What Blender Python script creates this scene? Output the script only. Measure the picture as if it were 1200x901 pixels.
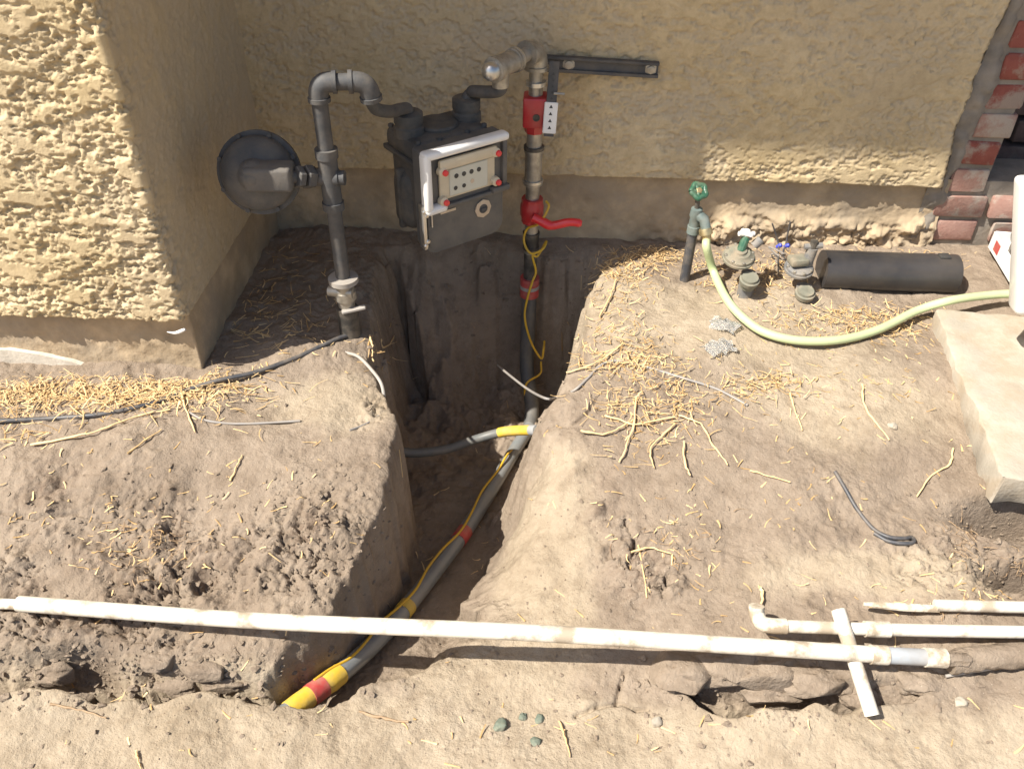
import bpy, bmesh, math, random, bisect
import numpy as np
from mathutils import Vector, Matrix, Euler

for o in list(bpy.data.objects): bpy.data.objects.remove(o)
scene = bpy.context.scene
COL = scene.collection
R = math.radians
random.seed(7); RNG = np.random.default_rng(11)

# ------------------------------------------------------------------ camera
FPX = 970.0                                    # focal length in pixels of a 1200 wide picture
cam_d = bpy.data.cameras.new('camera'); cam = bpy.data.objects.new('camera', cam_d); COL.objects.link(cam)
cam_d.sensor_width = 36.0; cam_d.lens = FPX / 1200 * 36; cam_d.clip_start = .02; cam_d.clip_end = 400
CLOC = Vector((0, 0, 1.2))
CROT = (Matrix.Rotation(R(2.0), 3, 'Z') @ Matrix.Rotation(R(51.0), 3, 'X') @ Matrix.Rotation(R(1.0), 3, 'Z'))
cam.matrix_world = Matrix.Translation(CLOC) @ CROT.to_4x4()
scene.camera = cam

# ------------------------------------------------------------------ sky, sun, exposure
ELEV = R(52.0); AZ = R(29.0)                   # light travels towards +X, turned AZ towards the house (+Y)
SUND = Vector((math.cos(AZ) * math.cos(ELEV), math.sin(AZ) * math.cos(ELEV), -math.sin(ELEV)))
world = bpy.data.worlds.new('World'); scene.world = world; world.use_nodes = True
wn = world.node_tree.nodes; wl = world.node_tree.links
sky = wn.new('ShaderNodeTexSky'); sky.sky_type = 'NISHITA'; sky.sun_disc = False
sky.sun_elevation = ELEV; sky.sun_rotation = math.atan2(-SUND.x, -SUND.y); sky.dust_density = 2.0
wn['Background'].inputs['Strength'].default_value = .09
wl.new(sky.outputs[0], wn['Background'].inputs['Color'])
sun_d = bpy.data.lights.new('sun', 'SUN'); sun_d.energy = 5.0; sun_d.angle = R(.55); sun_d.color = (1, .95, .86)
sun = bpy.data.objects.new('sun', sun_d); COL.objects.link(sun); sun.location = (-3, -2, 6)
sun.rotation_euler = SUND.to_track_quat('-Z', 'Y').to_euler()
vs = scene.view_settings; vs.view_transform = 'Standard'; vs.look = 'None'; vs.gamma = 1; vs.exposure = .83; vs.use_curve_mapping = False

# ------------------------------------------------------------------ helpers: places
def ray(px, py):
    return CROT @ Vector(((px - 600) / FPX, -(py - 450.5) / FPX, -1.0))
def at(px, py, Y=None, z=None, X=None):
    d = ray(px, py)
    if Y is not None: t = (Y - CLOC.y) / d.y
    elif z is not None: t = (z - CLOC.z) / d.z
    else: t = (X - CLOC.x) / d.x
    return CLOC + d * t

# ------------------------------------------------------------------ helpers: noise (numpy)
_T = RNG.random((64, 256, 256)).astype(np.float32)
def vnoise(x, y, s=0):
    T = _T[s % 64]; xi = np.floor(x).astype(int); yi = np.floor(y).astype(int)
    fx = x - xi; fy = y - yi; fx = fx * fx * (3 - 2 * fx); fy = fy * fy * (3 - 2 * fy)
    a = T[yi & 255, xi & 255]; b = T[yi & 255, (xi + 1) & 255]; c = T[(yi + 1) & 255, xi & 255]; d = T[(yi + 1) & 255, (xi + 1) & 255]
    return (a * (1 - fx) + b * fx) * (1 - fy) + (c * (1 - fx) + d * fx) * fy - .5
def fbm(x, y, f, o=4, s=0, g=.5):
    r = 0; a = 1.0
    for k in range(o): r = r + a * vnoise(x * f + 13.7 * k, y * f + 7.3 * k, s + k); f *= 2.03; a *= g
    return r
def worley(x, y, f, s=0):
    x = x * f; y = y * f; xi = np.floor(x).astype(int); yi = np.floor(y).astype(int)
    d1 = np.full(np.shape(x), 9.0); d2 = d1.copy()
    for i in (-1, 0, 1):
        for j in (-1, 0, 1):
            cx = xi + i; cy = yi + j
            dx = cx + _T[s, cy & 255, cx & 255] - x; dy = cy + _T[s + 1, cy & 255, cx & 255] - y
            d = np.sqrt(dx * dx + dy * dy); d2 = np.minimum(d2, np.maximum(d, d1)); d1 = np.minimum(d1, d)
    return d1, d2
def sst(a, b, x):
    t = np.clip((x - a) / (b - a), 0, 1); return t * t * (3 - 2 * t)

# ------------------------------------------------------------------ helpers: materials
def newmat(name):
    m = bpy.data.materials.new(name); m.use_nodes = True
    nt = m.node_tree; return m, nt, nt.nodes, nt.links, nt.nodes['Principled BSDF']
def ramp(n, stops):
    r = n.new('ShaderNodeValToRGB'); e = r.color_ramp.elements
    while len(e) < len(stops): e.new(.5)
    for k, (p, c) in enumerate(stops): e[k].position = p; e[k].color = (*c, 1)
    return r
def noise(n, l, co, scale, detail=4, rough=.55):
    t = n.new('ShaderNodeTexNoise'); t.inputs['Scale'].default_value = scale; t.inputs['Detail'].default_value = detail
    t.inputs['Roughness'].default_value = rough; l.new(co, t.inputs['Vector']); return t
def mixc(n, l, fac, a, b, mode='MIX'):
    m = n.new('ShaderNodeMix'); m.data_type = 'RGBA'; m.blend_type = mode
    for sk, v in ((m.inputs[0], fac), (m.inputs[6], a), (m.inputs[7], b)):
        if isinstance(v, (int, float)): sk.default_value = v
        elif isinstance(v, tuple): sk.default_value = (*v, 1)
        else: l.new(v, sk)
    return m.outputs[2]
DUST = (.34, .27, .19)
def paint(name, col, rough=.5, metal=0, var=.12, vscale=25, dust=.25, dscale=14, bump=.15, bscale=180, coat=0, trans=0, dr0=.42, dr1=.72):
    m, nt, n, l, b = newmat(name)
    co = n.new('ShaderNodeTexCoord').outputs['Object']
    v = noise(n, l, co, vscale, 5); lo = tuple(c * (1 - var) for c in col); hi = tuple(min(1, c * (1 + var)) for c in col)
    r = ramp(n, [(.3, lo), (.7, hi)]); l.new(v.outputs['Fac'], r.inputs[0])
    d = noise(n, l, co, dscale, 6, .65); dr = ramp(n, [(dr0, (0, 0, 0)), (dr1, (dust,) * 3)]); l.new(d.outputs['Fac'], dr.inputs[0])
    l.new(mixc(n, l, dr.outputs[0], r.outputs[0], DUST), b.inputs['Base Color'])
    rr = n.new('ShaderNodeMath'); rr.operation = 'MULTIPLY_ADD'; l.new(dr.outputs[0], rr.inputs[0]); rr.inputs[1].default_value = .4; rr.inputs[2].default_value = rough; rr.use_clamp = True
    l.new(rr.outputs[0], b.inputs['Roughness'])
    mm = n.new('ShaderNodeMath'); mm.operation = 'MULTIPLY_ADD'; l.new(dr.outputs[0], mm.inputs[0]); mm.inputs[1].default_value = -metal; mm.inputs[2].default_value = metal; mm.use_clamp = True
    l.new(mm.outputs[0], b.inputs['Metallic'])
    if bump:
        f = noise(n, l, co, bscale, 4); bp = n.new('ShaderNodeBump'); bp.inputs['Strength'].default_value = bump; bp.inputs['Distance'].default_value = .002
        l.new(f.outputs['Fac'], bp.inputs['Height']); l.new(bp.outputs[0], b.inputs['Normal'])
    b.inputs['Coat Weight'].default_value = coat; b.inputs['Transmission Weight'].default_value = trans
    return m

def soil_material():
    m, nt, n, l, b = newmat('dry_soil')
    g = n.new('ShaderNodeNewGeometry').outputs['Position']
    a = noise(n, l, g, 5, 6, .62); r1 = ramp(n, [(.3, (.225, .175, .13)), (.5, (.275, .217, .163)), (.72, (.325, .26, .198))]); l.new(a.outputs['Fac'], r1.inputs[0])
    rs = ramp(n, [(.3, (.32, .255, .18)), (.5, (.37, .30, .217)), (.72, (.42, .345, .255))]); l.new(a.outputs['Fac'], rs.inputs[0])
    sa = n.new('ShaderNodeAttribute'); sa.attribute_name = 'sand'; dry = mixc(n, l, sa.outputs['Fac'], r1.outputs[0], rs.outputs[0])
    c = noise(n, l, g, 26, 6, .7); r2 = ramp(n, [(.33, (.78, .76, .74)), (.55, (1, 1, 1)), (.75, (1.0, 1.0, 1.0))]); l.new(c.outputs['Fac'], r2.inputs[0])
    k = mixc(n, l, 1.0, dry, r2.outputs[0], 'MULTIPLY')
    # crumbly brown humus (patches stored on the mesh)
    at_ = n.new('ShaderNodeAttribute'); at_.attribute_name = 'humus'
    hz = noise(n, l, g, 60, 5, .7); hm = n.new('ShaderNodeMath'); hm.operation = 'MULTIPLY'; l.new(at_.outputs['Fac'], hm.inputs[0])
    hr = ramp(n, [(.38, (0, 0, 0)), (.62, (.85, .85, .85))]); l.new(hz.outputs['Fac'], hr.inputs[0]); l.new(hr.outputs[0], hm.inputs[1])
    k = mixc(n, l, hm.outputs[0], k, (.15, .105, .075))
    # pale grit specks
    vo = n.new('ShaderNodeTexVoronoi'); vo.inputs['Scale'].default_value = 95; l.new(g, vo.inputs['Vector'])
    vr = ramp(n, [(.05, (.7, .7, .7)), (.1, (0, 0, 0))]); l.new(vo.outputs['Distance'], vr.inputs[0])
    k = mixc(n, l, vr.outputs[0], k, (.5, .43, .34))
    l.new(k, b.inputs['Base Color']); b.inputs['Roughness'].default_value = .95; b.inputs['Specular IOR Level'].default_value = .15
    f1 = noise(n, l, g, 120, 6, .65); f2 = noise(n, l, g, 420, 4, .6)
    b1 = n.new('ShaderNodeBump'); b1.inputs['Strength'].default_value = .85; b1.inputs['Distance'].default_value = .006; l.new(f1.outputs['Fac'], b1.inputs['Height'])
    b2 = n.new('ShaderNodeBump'); b2.inputs['Strength'].default_value = .5; b2.inputs['Distance'].default_value = .0016; l.new(f2.outputs['Fac'], b2.inputs['Height'])
    l.new(b1.outputs[0], b2.inputs['Normal']); l.new(b2.outputs[0], b.inputs['Normal'])
    return m
def stucco_material():
    m, nt, n, l, b = newmat('tan_stucco')
    g = n.new('ShaderNodeNewGeometry').outputs['Position']
    a = noise(n, l, g, 4, 6, .6); r1 = ramp(n, [(.3, (.50, .385, .215)), (.55, (.60, .47, .28)), (.75, (.66, .535, .34))]); l.new(a.outputs['Fac'], r1.inputs[0])
    d = noise(n, l, g, 35, 5, .7); r2 = ramp(n, [(.35, (.82, .8, .77)), (.6, (1, 1, 1))]); l.new(d.outputs['Fac'], r2.inputs[0])
    k = mixc(n, l, 1.0, r1.outputs[0], r2.outputs[0], 'MULTIPLY')
    s = noise(n, l, g, 1.7, 5, .6); sr = ramp(n, [(.5, (0, 0, 0)), (.75, (.5, .5, .5))]); l.new(s.outputs['Fac'], sr.inputs[0])
    k = mixc(n, l, sr.outputs[0], k, (.40, .33, .25))
    at_ = n.new('ShaderNodeAttribute'); at_.attribute_name = 'grime_shade'
    k = mixc(n, l, at_.outputs['Fac'], k, (.49, .40, .275))  # grime patches, plus painted shade in the stucco pits
    l.new(k, b.inputs['Base Color']); b.inputs['Roughness'].default_value = .9; b.inputs['Specular IOR Level'].default_value = .2
    f1 = noise(n, l, g, 230, 5, .65)
    b1 = n.new('ShaderNodeBump'); b1.inputs['Strength'].default_value = .5; b1.inputs['Distance'].default_value = .003; l.new(f1.outputs['Fac'], b1.inputs['Height']); l.new(b1.outputs[0], b.inputs['Normal'])
    return m
def straw_material(name, lo, hi):
    m, nt, n, l, b = newmat(name)
    at_ = n.new('ShaderNodeAttribute'); at_.attribute_name = 'tone'
    r = ramp(n, [(0, lo), (1, hi)]); l.new(at_.outputs['Fac'], r.inputs[0])
    l.new(r.outputs[0], b.inputs['Base Color']); b.inputs['Roughness'].default_value = .6
    return m
def brick_material(name, c1, c2, mort):
    m, nt, n, l, b = newmat(name)
    tc = n.new('ShaderNodeTexCoord').outputs['Object']; oi = n.new('ShaderNodeObjectInfo').outputs['Random']
    ad = n.new('ShaderNodeVectorMath'); ad.operation = 'MULTIPLY_ADD'; l.new(oi, ad.inputs[0]); ad.inputs[1].default_value = (9, 5, 7); l.new(tc, ad.inputs[2])
    co = ad.outputs[0]
    a = noise(n, l, co, 30, 5, .6); r = ramp(n, [(.3, c1), (.7, c2)]); l.new(a.outputs['Fac'], r.inputs[0])
    d = noise(n, l, co, 13, 5, .65); dr = ramp(n, [(.49, (0, 0, 0)), (.6, (.85, .85, .85))]); l.new(d.outputs['Fac'], dr.inputs[0])
    l.new(mixc(n, l, dr.outputs[0], r.outputs[0], mort), b.inputs['Base Color']); b.inputs['Roughness'].default_value = .92
    f = noise(n, l, co, 150, 5, .7); bp = n.new('ShaderNodeBump'); bp.inputs['Strength'].default_value = .6; bp.inputs['Distance'].default_value = .004
    l.new(f.outputs['Fac'], bp.inputs['Height']); l.new(bp.outputs[0], b.inputs['Normal'])
    return m

M = dict(
    soil=soil_material(), stucco=stucco_material(),
    footing=paint('old_concrete', (.42, .32, .205), .92, var=.3, vscale=12, dust=.8, dscale=9, bump=.8, bscale=110, dr0=.45, dr1=.62),
    mortar=paint('mortar', (.225, .195, .16), .95, var=.25, vscale=20, dust=.3, bump=.9, bscale=110),
    plaster=paint('white_plaster', (.66, .6, .5), .9, var=.1, dust=.5, dscale=20, bump=.5),
    slab=paint('slab_concrete', (.40, .355, .285), .9, var=.22, vscale=7, dust=.75, dscale=9, bump=.7, bscale=160, dr0=.44, dr1=.6),
    brick=brick_material('red_brick', (.22, .06, .045), (.29, .09, .065), (.33, .27, .215)),
    brick_pale=brick_material('pale_brick', (.30, .16, .125), (.36, .22, .175), (.40, .345, .285)),
    brick_dark=brick_material('dark_brick', (.05, .035, .035), (.1, .07, .065), (.09, .08, .075)),
    wood=paint('eave_wood', (.5, .42, .3), .8, dust=.1),
    grey=paint('grey_paint', (.066, .066, .067), .66, var=.18, dust=.28, dscale=18, bump=.2, bscale=300),
    reg_grey=paint('dull_grey', (.088, .086, .084), .75, var=.15, dust=.35, dscale=10, bump=.3, bscale=300),
    grey_rough=paint('grey_cast', (.066, .065, .063), .66, var=.16, dust=.3, dscale=16, bump=.5, bscale=260),
    grey_light=paint('grey_panel', (.095, .093, .09), .5, var=.1, dust=.25, dscale=12, bump=.2),
    galv=paint('galvanised', (.40, .375, .325), .42, .75, var=.3, vscale=45, dust=.45, dscale=22, bump=.25),
    steel=paint('bright_steel', (.62, .61, .58), .3, .9, var=.15, dust=.2),
    black_steel=paint('black_pipe', (.07, .065, .058), .5, .3, var=.3, dust=.45, dscale=25),
    casing=paint('riser_casing', (.085, .09, .092), .5, 0, var=.12, dust=.35, dscale=12),
    red=paint('red_enamel', (.46, .022, .028), .38, 0, var=.12, dust=.15, coat=.3, bump=.1),
    redtape=paint('red_tape', (.46, .06, .055), .5, 0, var=.15, dust=.55, dscale=30, bump=.5, bscale=70),
    redplastic=paint('red_grip', (.72, .03, .035), .35, 0, var=.06, dust=.05, bump=.05, coat=.4),
    yellow=paint('yellow_wire', (.66, .40, .03), .45, 0, var=.1, dust=.2, bump=0),
    yellowtape=paint('yellow_tape', (.70, .47, .05), .5, 0, var=.12, dust=.55, dscale=30, bump=.35, bscale=90),
    pegrey=paint('grey_coated_pipe', (.19, .205, .21), .3, 0, var=.1, vscale=10, dust=.3, dscale=9, coat=.4, bump=.1),
    tube=paint('grey_tube', (.13, .135, .13), .45, 0, var=.1, dust=.4, dscale=18),
    pvc=paint('white_pvc', (.68, .63, .53), .45, 0, var=.08, vscale=12, dust=.9, dscale=17, bump=.2, dr0=.5, dr1=.64),
    pvc_dirty=paint('dirty_pvc', (.66, .60, .49), .6, 0, var=.15, vscale=18, dust=1.0, dscale=24, bump=.5, dr0=.42, dr1=.56),
    pvc_grey=paint('grey_primer', (.33, .35, .37), .5, 0, var=.15, dust=.5),
    cream=paint('cream_plastic', (.62, .53, .38), .4, 0, var=.06, dust=.1, bump=.05),
    white=paint('white_plastic', (.82, .80, .76), .35, 0, var=.03, dust=.12, bump=.05, coat=.3),
    dial=paint('dial_card', (.60, .58, .48), .5, 0, var=.04, dust=.05, bump=0),
    dark=paint('dark_ink', (.04, .04, .04), .5, 0, var=.1, dust=.1, bump=0),
    badge=paint('badge_metal', (.55, .46, .36), .45, .4, var=.15, dust=.15),
    cable_black=paint('black_cable', (.055, .057, .064), .45, 0, var=.15, dust=.4, dscale=30, bump=.05),
    cable_grey=paint('grey_cable', (.27, .25, .23), .5, 0, var=.12, dust=.4, dscale=30, bump=.05),
    cable_pale=paint('pale_cable', (.34, .31, .275), .5, 0, var=.08, dust=.35, dscale=30, bump=.05),
    hose=paint('green_hose', (.50, .58, .31), .42, 0, var=.06, vscale=8, dust=.3, dscale=10, bump=.15, bscale=320),
    greenwheel=paint('green_handwheel', (.02, .10, .055), .4, 0, var=.15, dust=.3, dscale=30, coat=.3),
    bibbody=paint('teal_valve', (.16, .21, .2), .5, .3, var=.25, vscale=40, dust=.35, dscale=30),
    brass=paint('brass', (.60, .47, .25), .35, .85, var=.15, dust=.25),
    valvegreen=paint('dusty_green', (.19, .185, .14), .75, 0, var=.3, vscale=22, dust=1.0, dscale=16, bump=.2),
    valvegrey=paint('dusty_grey', (.16, .16, .158), .6, 0, var=.25, dust=.7, dscale=25, bump=.2),
    abs=paint('black_abs', (.024, .024, .027), .34, 0, var=.3, vscale=6, dust=.12, dscale=5, bump=.25, bscale=90),
    bluenut=paint('blue_cap', (.05, .07, .5), .4, 0, var=.1, dust=.1, bump=0),
    clod=None,
    stone=paint('green_stone', (.14, .17, .13), .85, 0, var=.3, vscale=40, dust=.5, dscale=30, bump=.6),
    straw=straw_material('dry_straw', (.42, .255, .10), (.78, .57, .30)),
    root=straw_material('dry_root', (.2, .125, .07), (.48, .33, .19)),
)
M['clod'] = M['soil']
def glass_material():
    m, nt, n, l, b = newmat('clear_plastic')
    b.inputs['Base Color'].default_value = (.95, .95, .93, 1); b.inputs['Roughness'].default_value = .12; b.inputs['Transmission Weight'].default_value = .85; b.inputs['IOR'].default_value = 1.4
    co = n.new('ShaderNodeTexCoord').outputs['Object']; f = noise(n, l, co, 60, 3); bp = n.new('ShaderNodeBump'); bp.inputs['Strength'].default_value = .5; bp.inputs['Distance'].default_value = .004
    l.new(f.outputs['Fac'], bp.inputs['Height']); l.new(bp.outputs[0], b.inputs['Normal']); return m
M['clear'] = glass_material()

# ------------------------------------------------------------------ helpers: mesh building
class MB:
    def __init__(s): s.v = []; s.f = []
    def add(s, v, f):
        o = len(s.v); s.v += [Vector(p) for p in v]; s.f += [tuple(i + o for i in q) for q in f]; return s
    def box(s, lo, hi, bev=0, seg=2, mtx=None):
        bm = bmesh.new(); bmesh.ops.create_cube(bm, size=1)
        lo = Vector(lo); hi = Vector(hi); c = (lo + hi) / 2; d = hi - lo
        for v in bm.verts: v.co = Vector((c.x + v.co.x * d.x, c.y + v.co.y * d.y, c.z + v.co.z * d.z))
        if bev: bmesh.ops.bevel(bm, geom=bm.edges[:], offset=bev, segments=seg, profile=.5, affect='EDGES')
        return s._bm(bm, mtx)
    def _bm(s, bm, mtx=None):
        bm.verts.index_update(); vs_ = [(mtx @ v.co if mtx else v.co.copy()) for v in bm.verts]
        s.add(vs_, [tuple(v.index for v in f.verts) for f in bm.faces]); bm.free(); return s
    def tube(s, pts, r, n=12, cap=True, rough=0):
        pts = [Vector(p) for p in pts]; m = len(pts); rs = r if isinstance(r, (list, tuple)) else [r] * m
        t0 = (pts[1] - pts[0]).normalized(); a = Vector((0, 0, 1)) if abs(t0.z) < .9 else Vector((1, 0, 0))
        nrm = (a - t0 * a.dot(t0)).normalized(); V = []; F = []
        for i in range(m):
            t = (pts[min(i + 1, m - 1)] - pts[max(i - 1, 0)]).normalized()
            nrm = (nrm - t * nrm.dot(t)).normalized(); bn = t.cross(nrm)
            for k in range(n):
                an = 2 * math.pi * k / n; rr = rs[i] * (1 + rough * (random.random() - .5)) if rough else rs[i]
                V.append(pts[i] + (nrm * math.cos(an) + bn * math.sin(an)) * rr)
        for i in range(m - 1):
            for k in range(n): F.append((i * n + k, i * n + (k + 1) % n, (i + 1) * n + (k + 1) % n, (i + 1) * n + k))
        if cap: F.append(tuple(range(n - 1, -1, -1))); F.append(tuple(range((m - 1) * n, m * n)))
        return s.add(V, F)
    def lathe(s, o, ax, prof, n=24):
        o = Vector(o); ax = Vector(ax).normalized(); pts = [o + ax * t for t, r in prof]; V = []; F = []
        a = Vector((0, 0, 1)) if abs(ax.z) < .9 else Vector((1, 0, 0)); u = (a - ax * a.dot(ax)).normalized(); w = ax.cross(u)
        for (t, r), p in zip(prof, pts):
            for k in range(n):
                an = 2 * math.pi * k / n; V.append(p + (u * math.cos(an) + w * math.sin(an)) * max(r, 1e-5))
        m = len(prof)
        for i in range(m - 1):
            for k in range(n): F.append((i * n + k, i * n + (k + 1) % n, (i + 1) * n + (k + 1) % n, (i + 1) * n + k))
        F.append(tuple(range(n - 1, -1, -1))); F.append(tuple(range((m - 1) * n, m * n)))
        return s.add(V, F)
    def prism(s, poly, d, mtx=None):
        n = len(poly); V = [Vector((x, 0, z)) for x, z in poly] + [Vector((x, d, z)) for x, z in poly]
        if mtx: V = [mtx @ v for v in V]
        F = [tuple(range(n)), tuple(range(2 * n - 1, n - 1, -1))] + [(i, i + n, (i + 1) % n + n, (i + 1) % n) for i in range(n)]
        return s.add(V, F)
ORG = {}
def mesh_of(name, mb, mat, org, smooth=35):
    me = bpy.data.meshes.new(name); me.from_pydata([v - org for v in mb.v], [], mb.f)
    bm = bmesh.new(); bm.from_mesh(me); bmesh.ops.recalc_face_normals(bm, faces=bm.faces); bm.to_mesh(me); bm.free()
    me.materials.append(mat); me.polygons.foreach_set('use_smooth', [True] * len(me.polygons)); me.set_sharp_from_angle(angle=R(smooth)); return me
def tag(o, label=None, cat=None, group=None, kind=None):
    if label: o['label'] = label
    if cat: o['category'] = cat
    if group: o['group'] = group
    if kind: o['kind'] = kind
    return o
def thing(name, label, cat, loc, group=None):
    o = bpy.data.objects.new(name, None); COL.objects.link(o); o.location = loc; o.empty_display_size = .05
    ORG[o] = Vector(loc); return tag(o, label, cat, group)
def part(name, mb, mat, parent, label=None, smooth=35):
    o = bpy.data.objects.new(name, mesh_of(name, mb, mat, ORG[parent], smooth)); COL.objects.link(o); o.parent = parent
    ORG[o] = ORG[parent]; return tag(o, label)
def solo(name, mb, mat, loc, label, cat, group=None, kind=None, smooth=35):
    loc = Vector(loc); o = bpy.data.objects.new(name, mesh_of(name, mb, mat, loc, smooth)); COL.objects.link(o); o.location = loc; ORG[o] = loc
    return tag(o, label, cat, group, kind)
def gridmesh(name, P, mat, attrs=None, flip=False):
    """P: (rows, cols, 3) numpy -> smooth quad mesh"""
    r, c, _ = P.shape; me = bpy.data.meshes.new(name); idx = np.arange(r * c).reshape(r, c)
    q = np.stack([idx[:-1, :-1], idx[:-1, 1:], idx[1:, 1:], idx[1:, :-1]], -1).reshape(-1, 4)
    if flip: q = q[:, ::-1]
    me.vertices.add(r * c); me.vertices.foreach_set('co', np.ascontiguousarray(P, np.float32).ravel())
    me.loops.add(q.size); me.loops.foreach_set('vertex_index', np.ascontiguousarray(q, np.int32).ravel())
    me.polygons.add(len(q)); me.polygons.foreach_set('loop_start', np.arange(0, q.size, 4, dtype=np.int32)); me.polygons.foreach_set('loop_total', np.full(len(q), 4, np.int32))
    me.polygons.foreach_set('use_smooth', np.ones(len(q), bool)); me.update(calc_edges=True)
    for k, a in (attrs or {}).items():
        t = me.attributes.new(k, 'FLOAT', 'POINT'); t.data.foreach_set('value', np.ascontiguousarray(a, np.float32).ravel())
    me.materials.append(mat); me.validate(); return me
def spline(pts, k=8):
    pts = [Vector(p) for p in pts]; out = []
    P = [pts[0] * 2 - pts[1]] + pts + [pts[-1] * 2 - pts[-2]]
    for i in range(1, len(P) - 2):
        a, b, c, d = P[i - 1:i + 3]
        for j in range(k):
            t = j / k; out.append(.5 * ((2 * b) + (c - a) * t + (2 * a - 5 * b + 4 * c - d) * t * t + (3 * b - a - 3 * c + d) * t ** 3))
    return out + [pts[-1]]

# ================================================================== THE SETTING: ground
WALLY = 2.14; BAYY = 1.463; BAYX = -.772
CP = np.array([(-1.2, 1.5, .0), (-.8, 1.5, .01), (-.4, 1.65, 0), (-.5, 2.0, .01), (-.35, 1.35, -.005), (-.9, 1.2, .02), (-.42, 1.14, .005), (-1.3, 1.2, .02), (-.9, .95, -.09), (-.5, .95, -.085), (-1.3, .95, -.09), (-.7, .88, -.12),
    (-1.2, .72, -.15), (-.6, .72, -.155), (-.2, .7, -.17), (.2, .7, -.165), (.6, .69, -.145), (1.1, .69, -.14), (-1, .5, -.15), (0, .5, -.15), (1, .5, -.15), (0, .2, -.15),
    (.3, 1.95, 0), (.8, 1.98, .015), (1.2, 2.0, .02), (.25, 1.6, -.005), (.6, 1.6, 0), (1, 1.7, .005), (.12, 1.38, -.04), (.5, 1.3, -.03), (.9, 1.3, -.035), (1.3, 1.4, -.05), (.12, 1.08, -.1), (.5, 1.02, -.07), (.9, 1.02, -.06), (1.3, 1.0, -.06),
    (.1, .86, -.185), (.4, .87, -.13), (.75, .87, -.085), (1.1, .88, -.08)])
def base_h(X, Y):
    w = 0; h = 0
    for x, y, z in CP:
        k = np.exp(-((X - x) ** 2 + (Y - y) ** 2) / (2 * .15 ** 2)) + 1e-9; w = w + k; h = h + k * z
    return h / w
LIP = [(445, 250, 0, .22), (436, 300, 0, .12), (432, 350, 0, .07), (428, 395, 0, .06), (432, 425, 0, .05), (452, 458, 0, .03), (460, 495, -.005, .028), (454, 545, -.015, .026), (434, 600, -.02, .024), (416, 645, -.035, .022), (380, 692, -.05, .022), (326, 736, -.06, .03), (300, 780, -.1, .03), (280, 806, -.13, .03),
       (270, 822, -.155, .03), (345, 829, -.155, .02), (392, 824, -.155, .025), (430, 800, -.16, .025), (490, 792, -.16, .04), (540, 768, -.155, .13), (610, 735, -.13, .25), (650, 680, -.11, .28), (668, 610, -.08, .27), (668, 540, -.055, .22), (648, 495, -.03, .15), (658, 455, -.01, .12), (684, 412, 0, .07), (690, 375, 0, .08), (712, 330, 0, .10), (715, 300, 0, .12), (690, 262, 0, .1), (640, 258, 0, .05), (590, 256, 0, .06), (555, 255, 0, .14), (500, 252, 0, .26)]
def poly_field(poly, X, Y):
    """signed inside distance and the width attribute of the nearest lip segment"""
    n = len(poly); D = np.full(X.shape, 9.0); W = np.zeros(X.shape); ins = np.zeros(X.shape, bool)
    for i in range(n):
        x0, y0, w0 = poly[i]; x1, y1, w1 = poly[(i + 1) % n]; dx = x1 - x0; dy = y1 - y0
        t = np.clip(((X - x0) * dx + (Y - y0) * dy) / (dx * dx + dy * dy + 1e-12), 0, 1)
        d = np.hypot(X - x0 - t * dx, Y - y0 - t * dy); b = d < D; D = np.where(b, d, D); W = np.where(b, w0 + (w1 - w0) * t, W)
        c = ((y0 > Y) != (y1 > Y)) & (X < (x1 - x0) * (Y - y0) / (y1 - y0 + 1e-12) + x0); ins ^= c
    return np.where(ins, D, -D), W
def lipw(L):
    out = []
    for px, py, z, w in L: p = at(px, py, z=z); out.append((p.x, min(p.y, 2.1), w))
    return out
T1 = lipw(LIP)
T2 = lipw([(-160, 738, -.06, .07), (60, 742, -.07, .08), (200, 752, -.08, .08), (310, 765, -.09, .07), (330, 812, -.15, .05), (280, 824, -.155, .02), (100, 824, -.155, .02), (-160, 815, -.155, .02)])
T3 = lipw([(770, 768, -.1, .035), (850, 772, -.1, .05), (1000, 780, -.1, .05), (1110, 784, -.1, .05), (1330, 776, -.1, .05), (1330, 800, -.15, .02), (1200, 800, -.15, .02), (1115, 800, -.15, .02), (1070, 826, -.15, .025), (1000, 838, -.15, .025), (830, 838, -.15, .03), (795, 806, -.14, .03)])
FLY = [.6, .86, 1.36, 1.72, 2.1]; FLZ = [-.265, -.285, -.41, -.47, -.48]
CRACKS = [[(636, 496), (655, 492), (668, 497), (690, 484), (700, 470)], [(676, 832), (700, 824), (722, 820), (728, 800), (733, 785)], [(725, 818), (745, 826), (760, 826)], [(735, 590), (748, 610), (742, 640)], [(0, 600), (40, 606), (90, 598)]]
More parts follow.
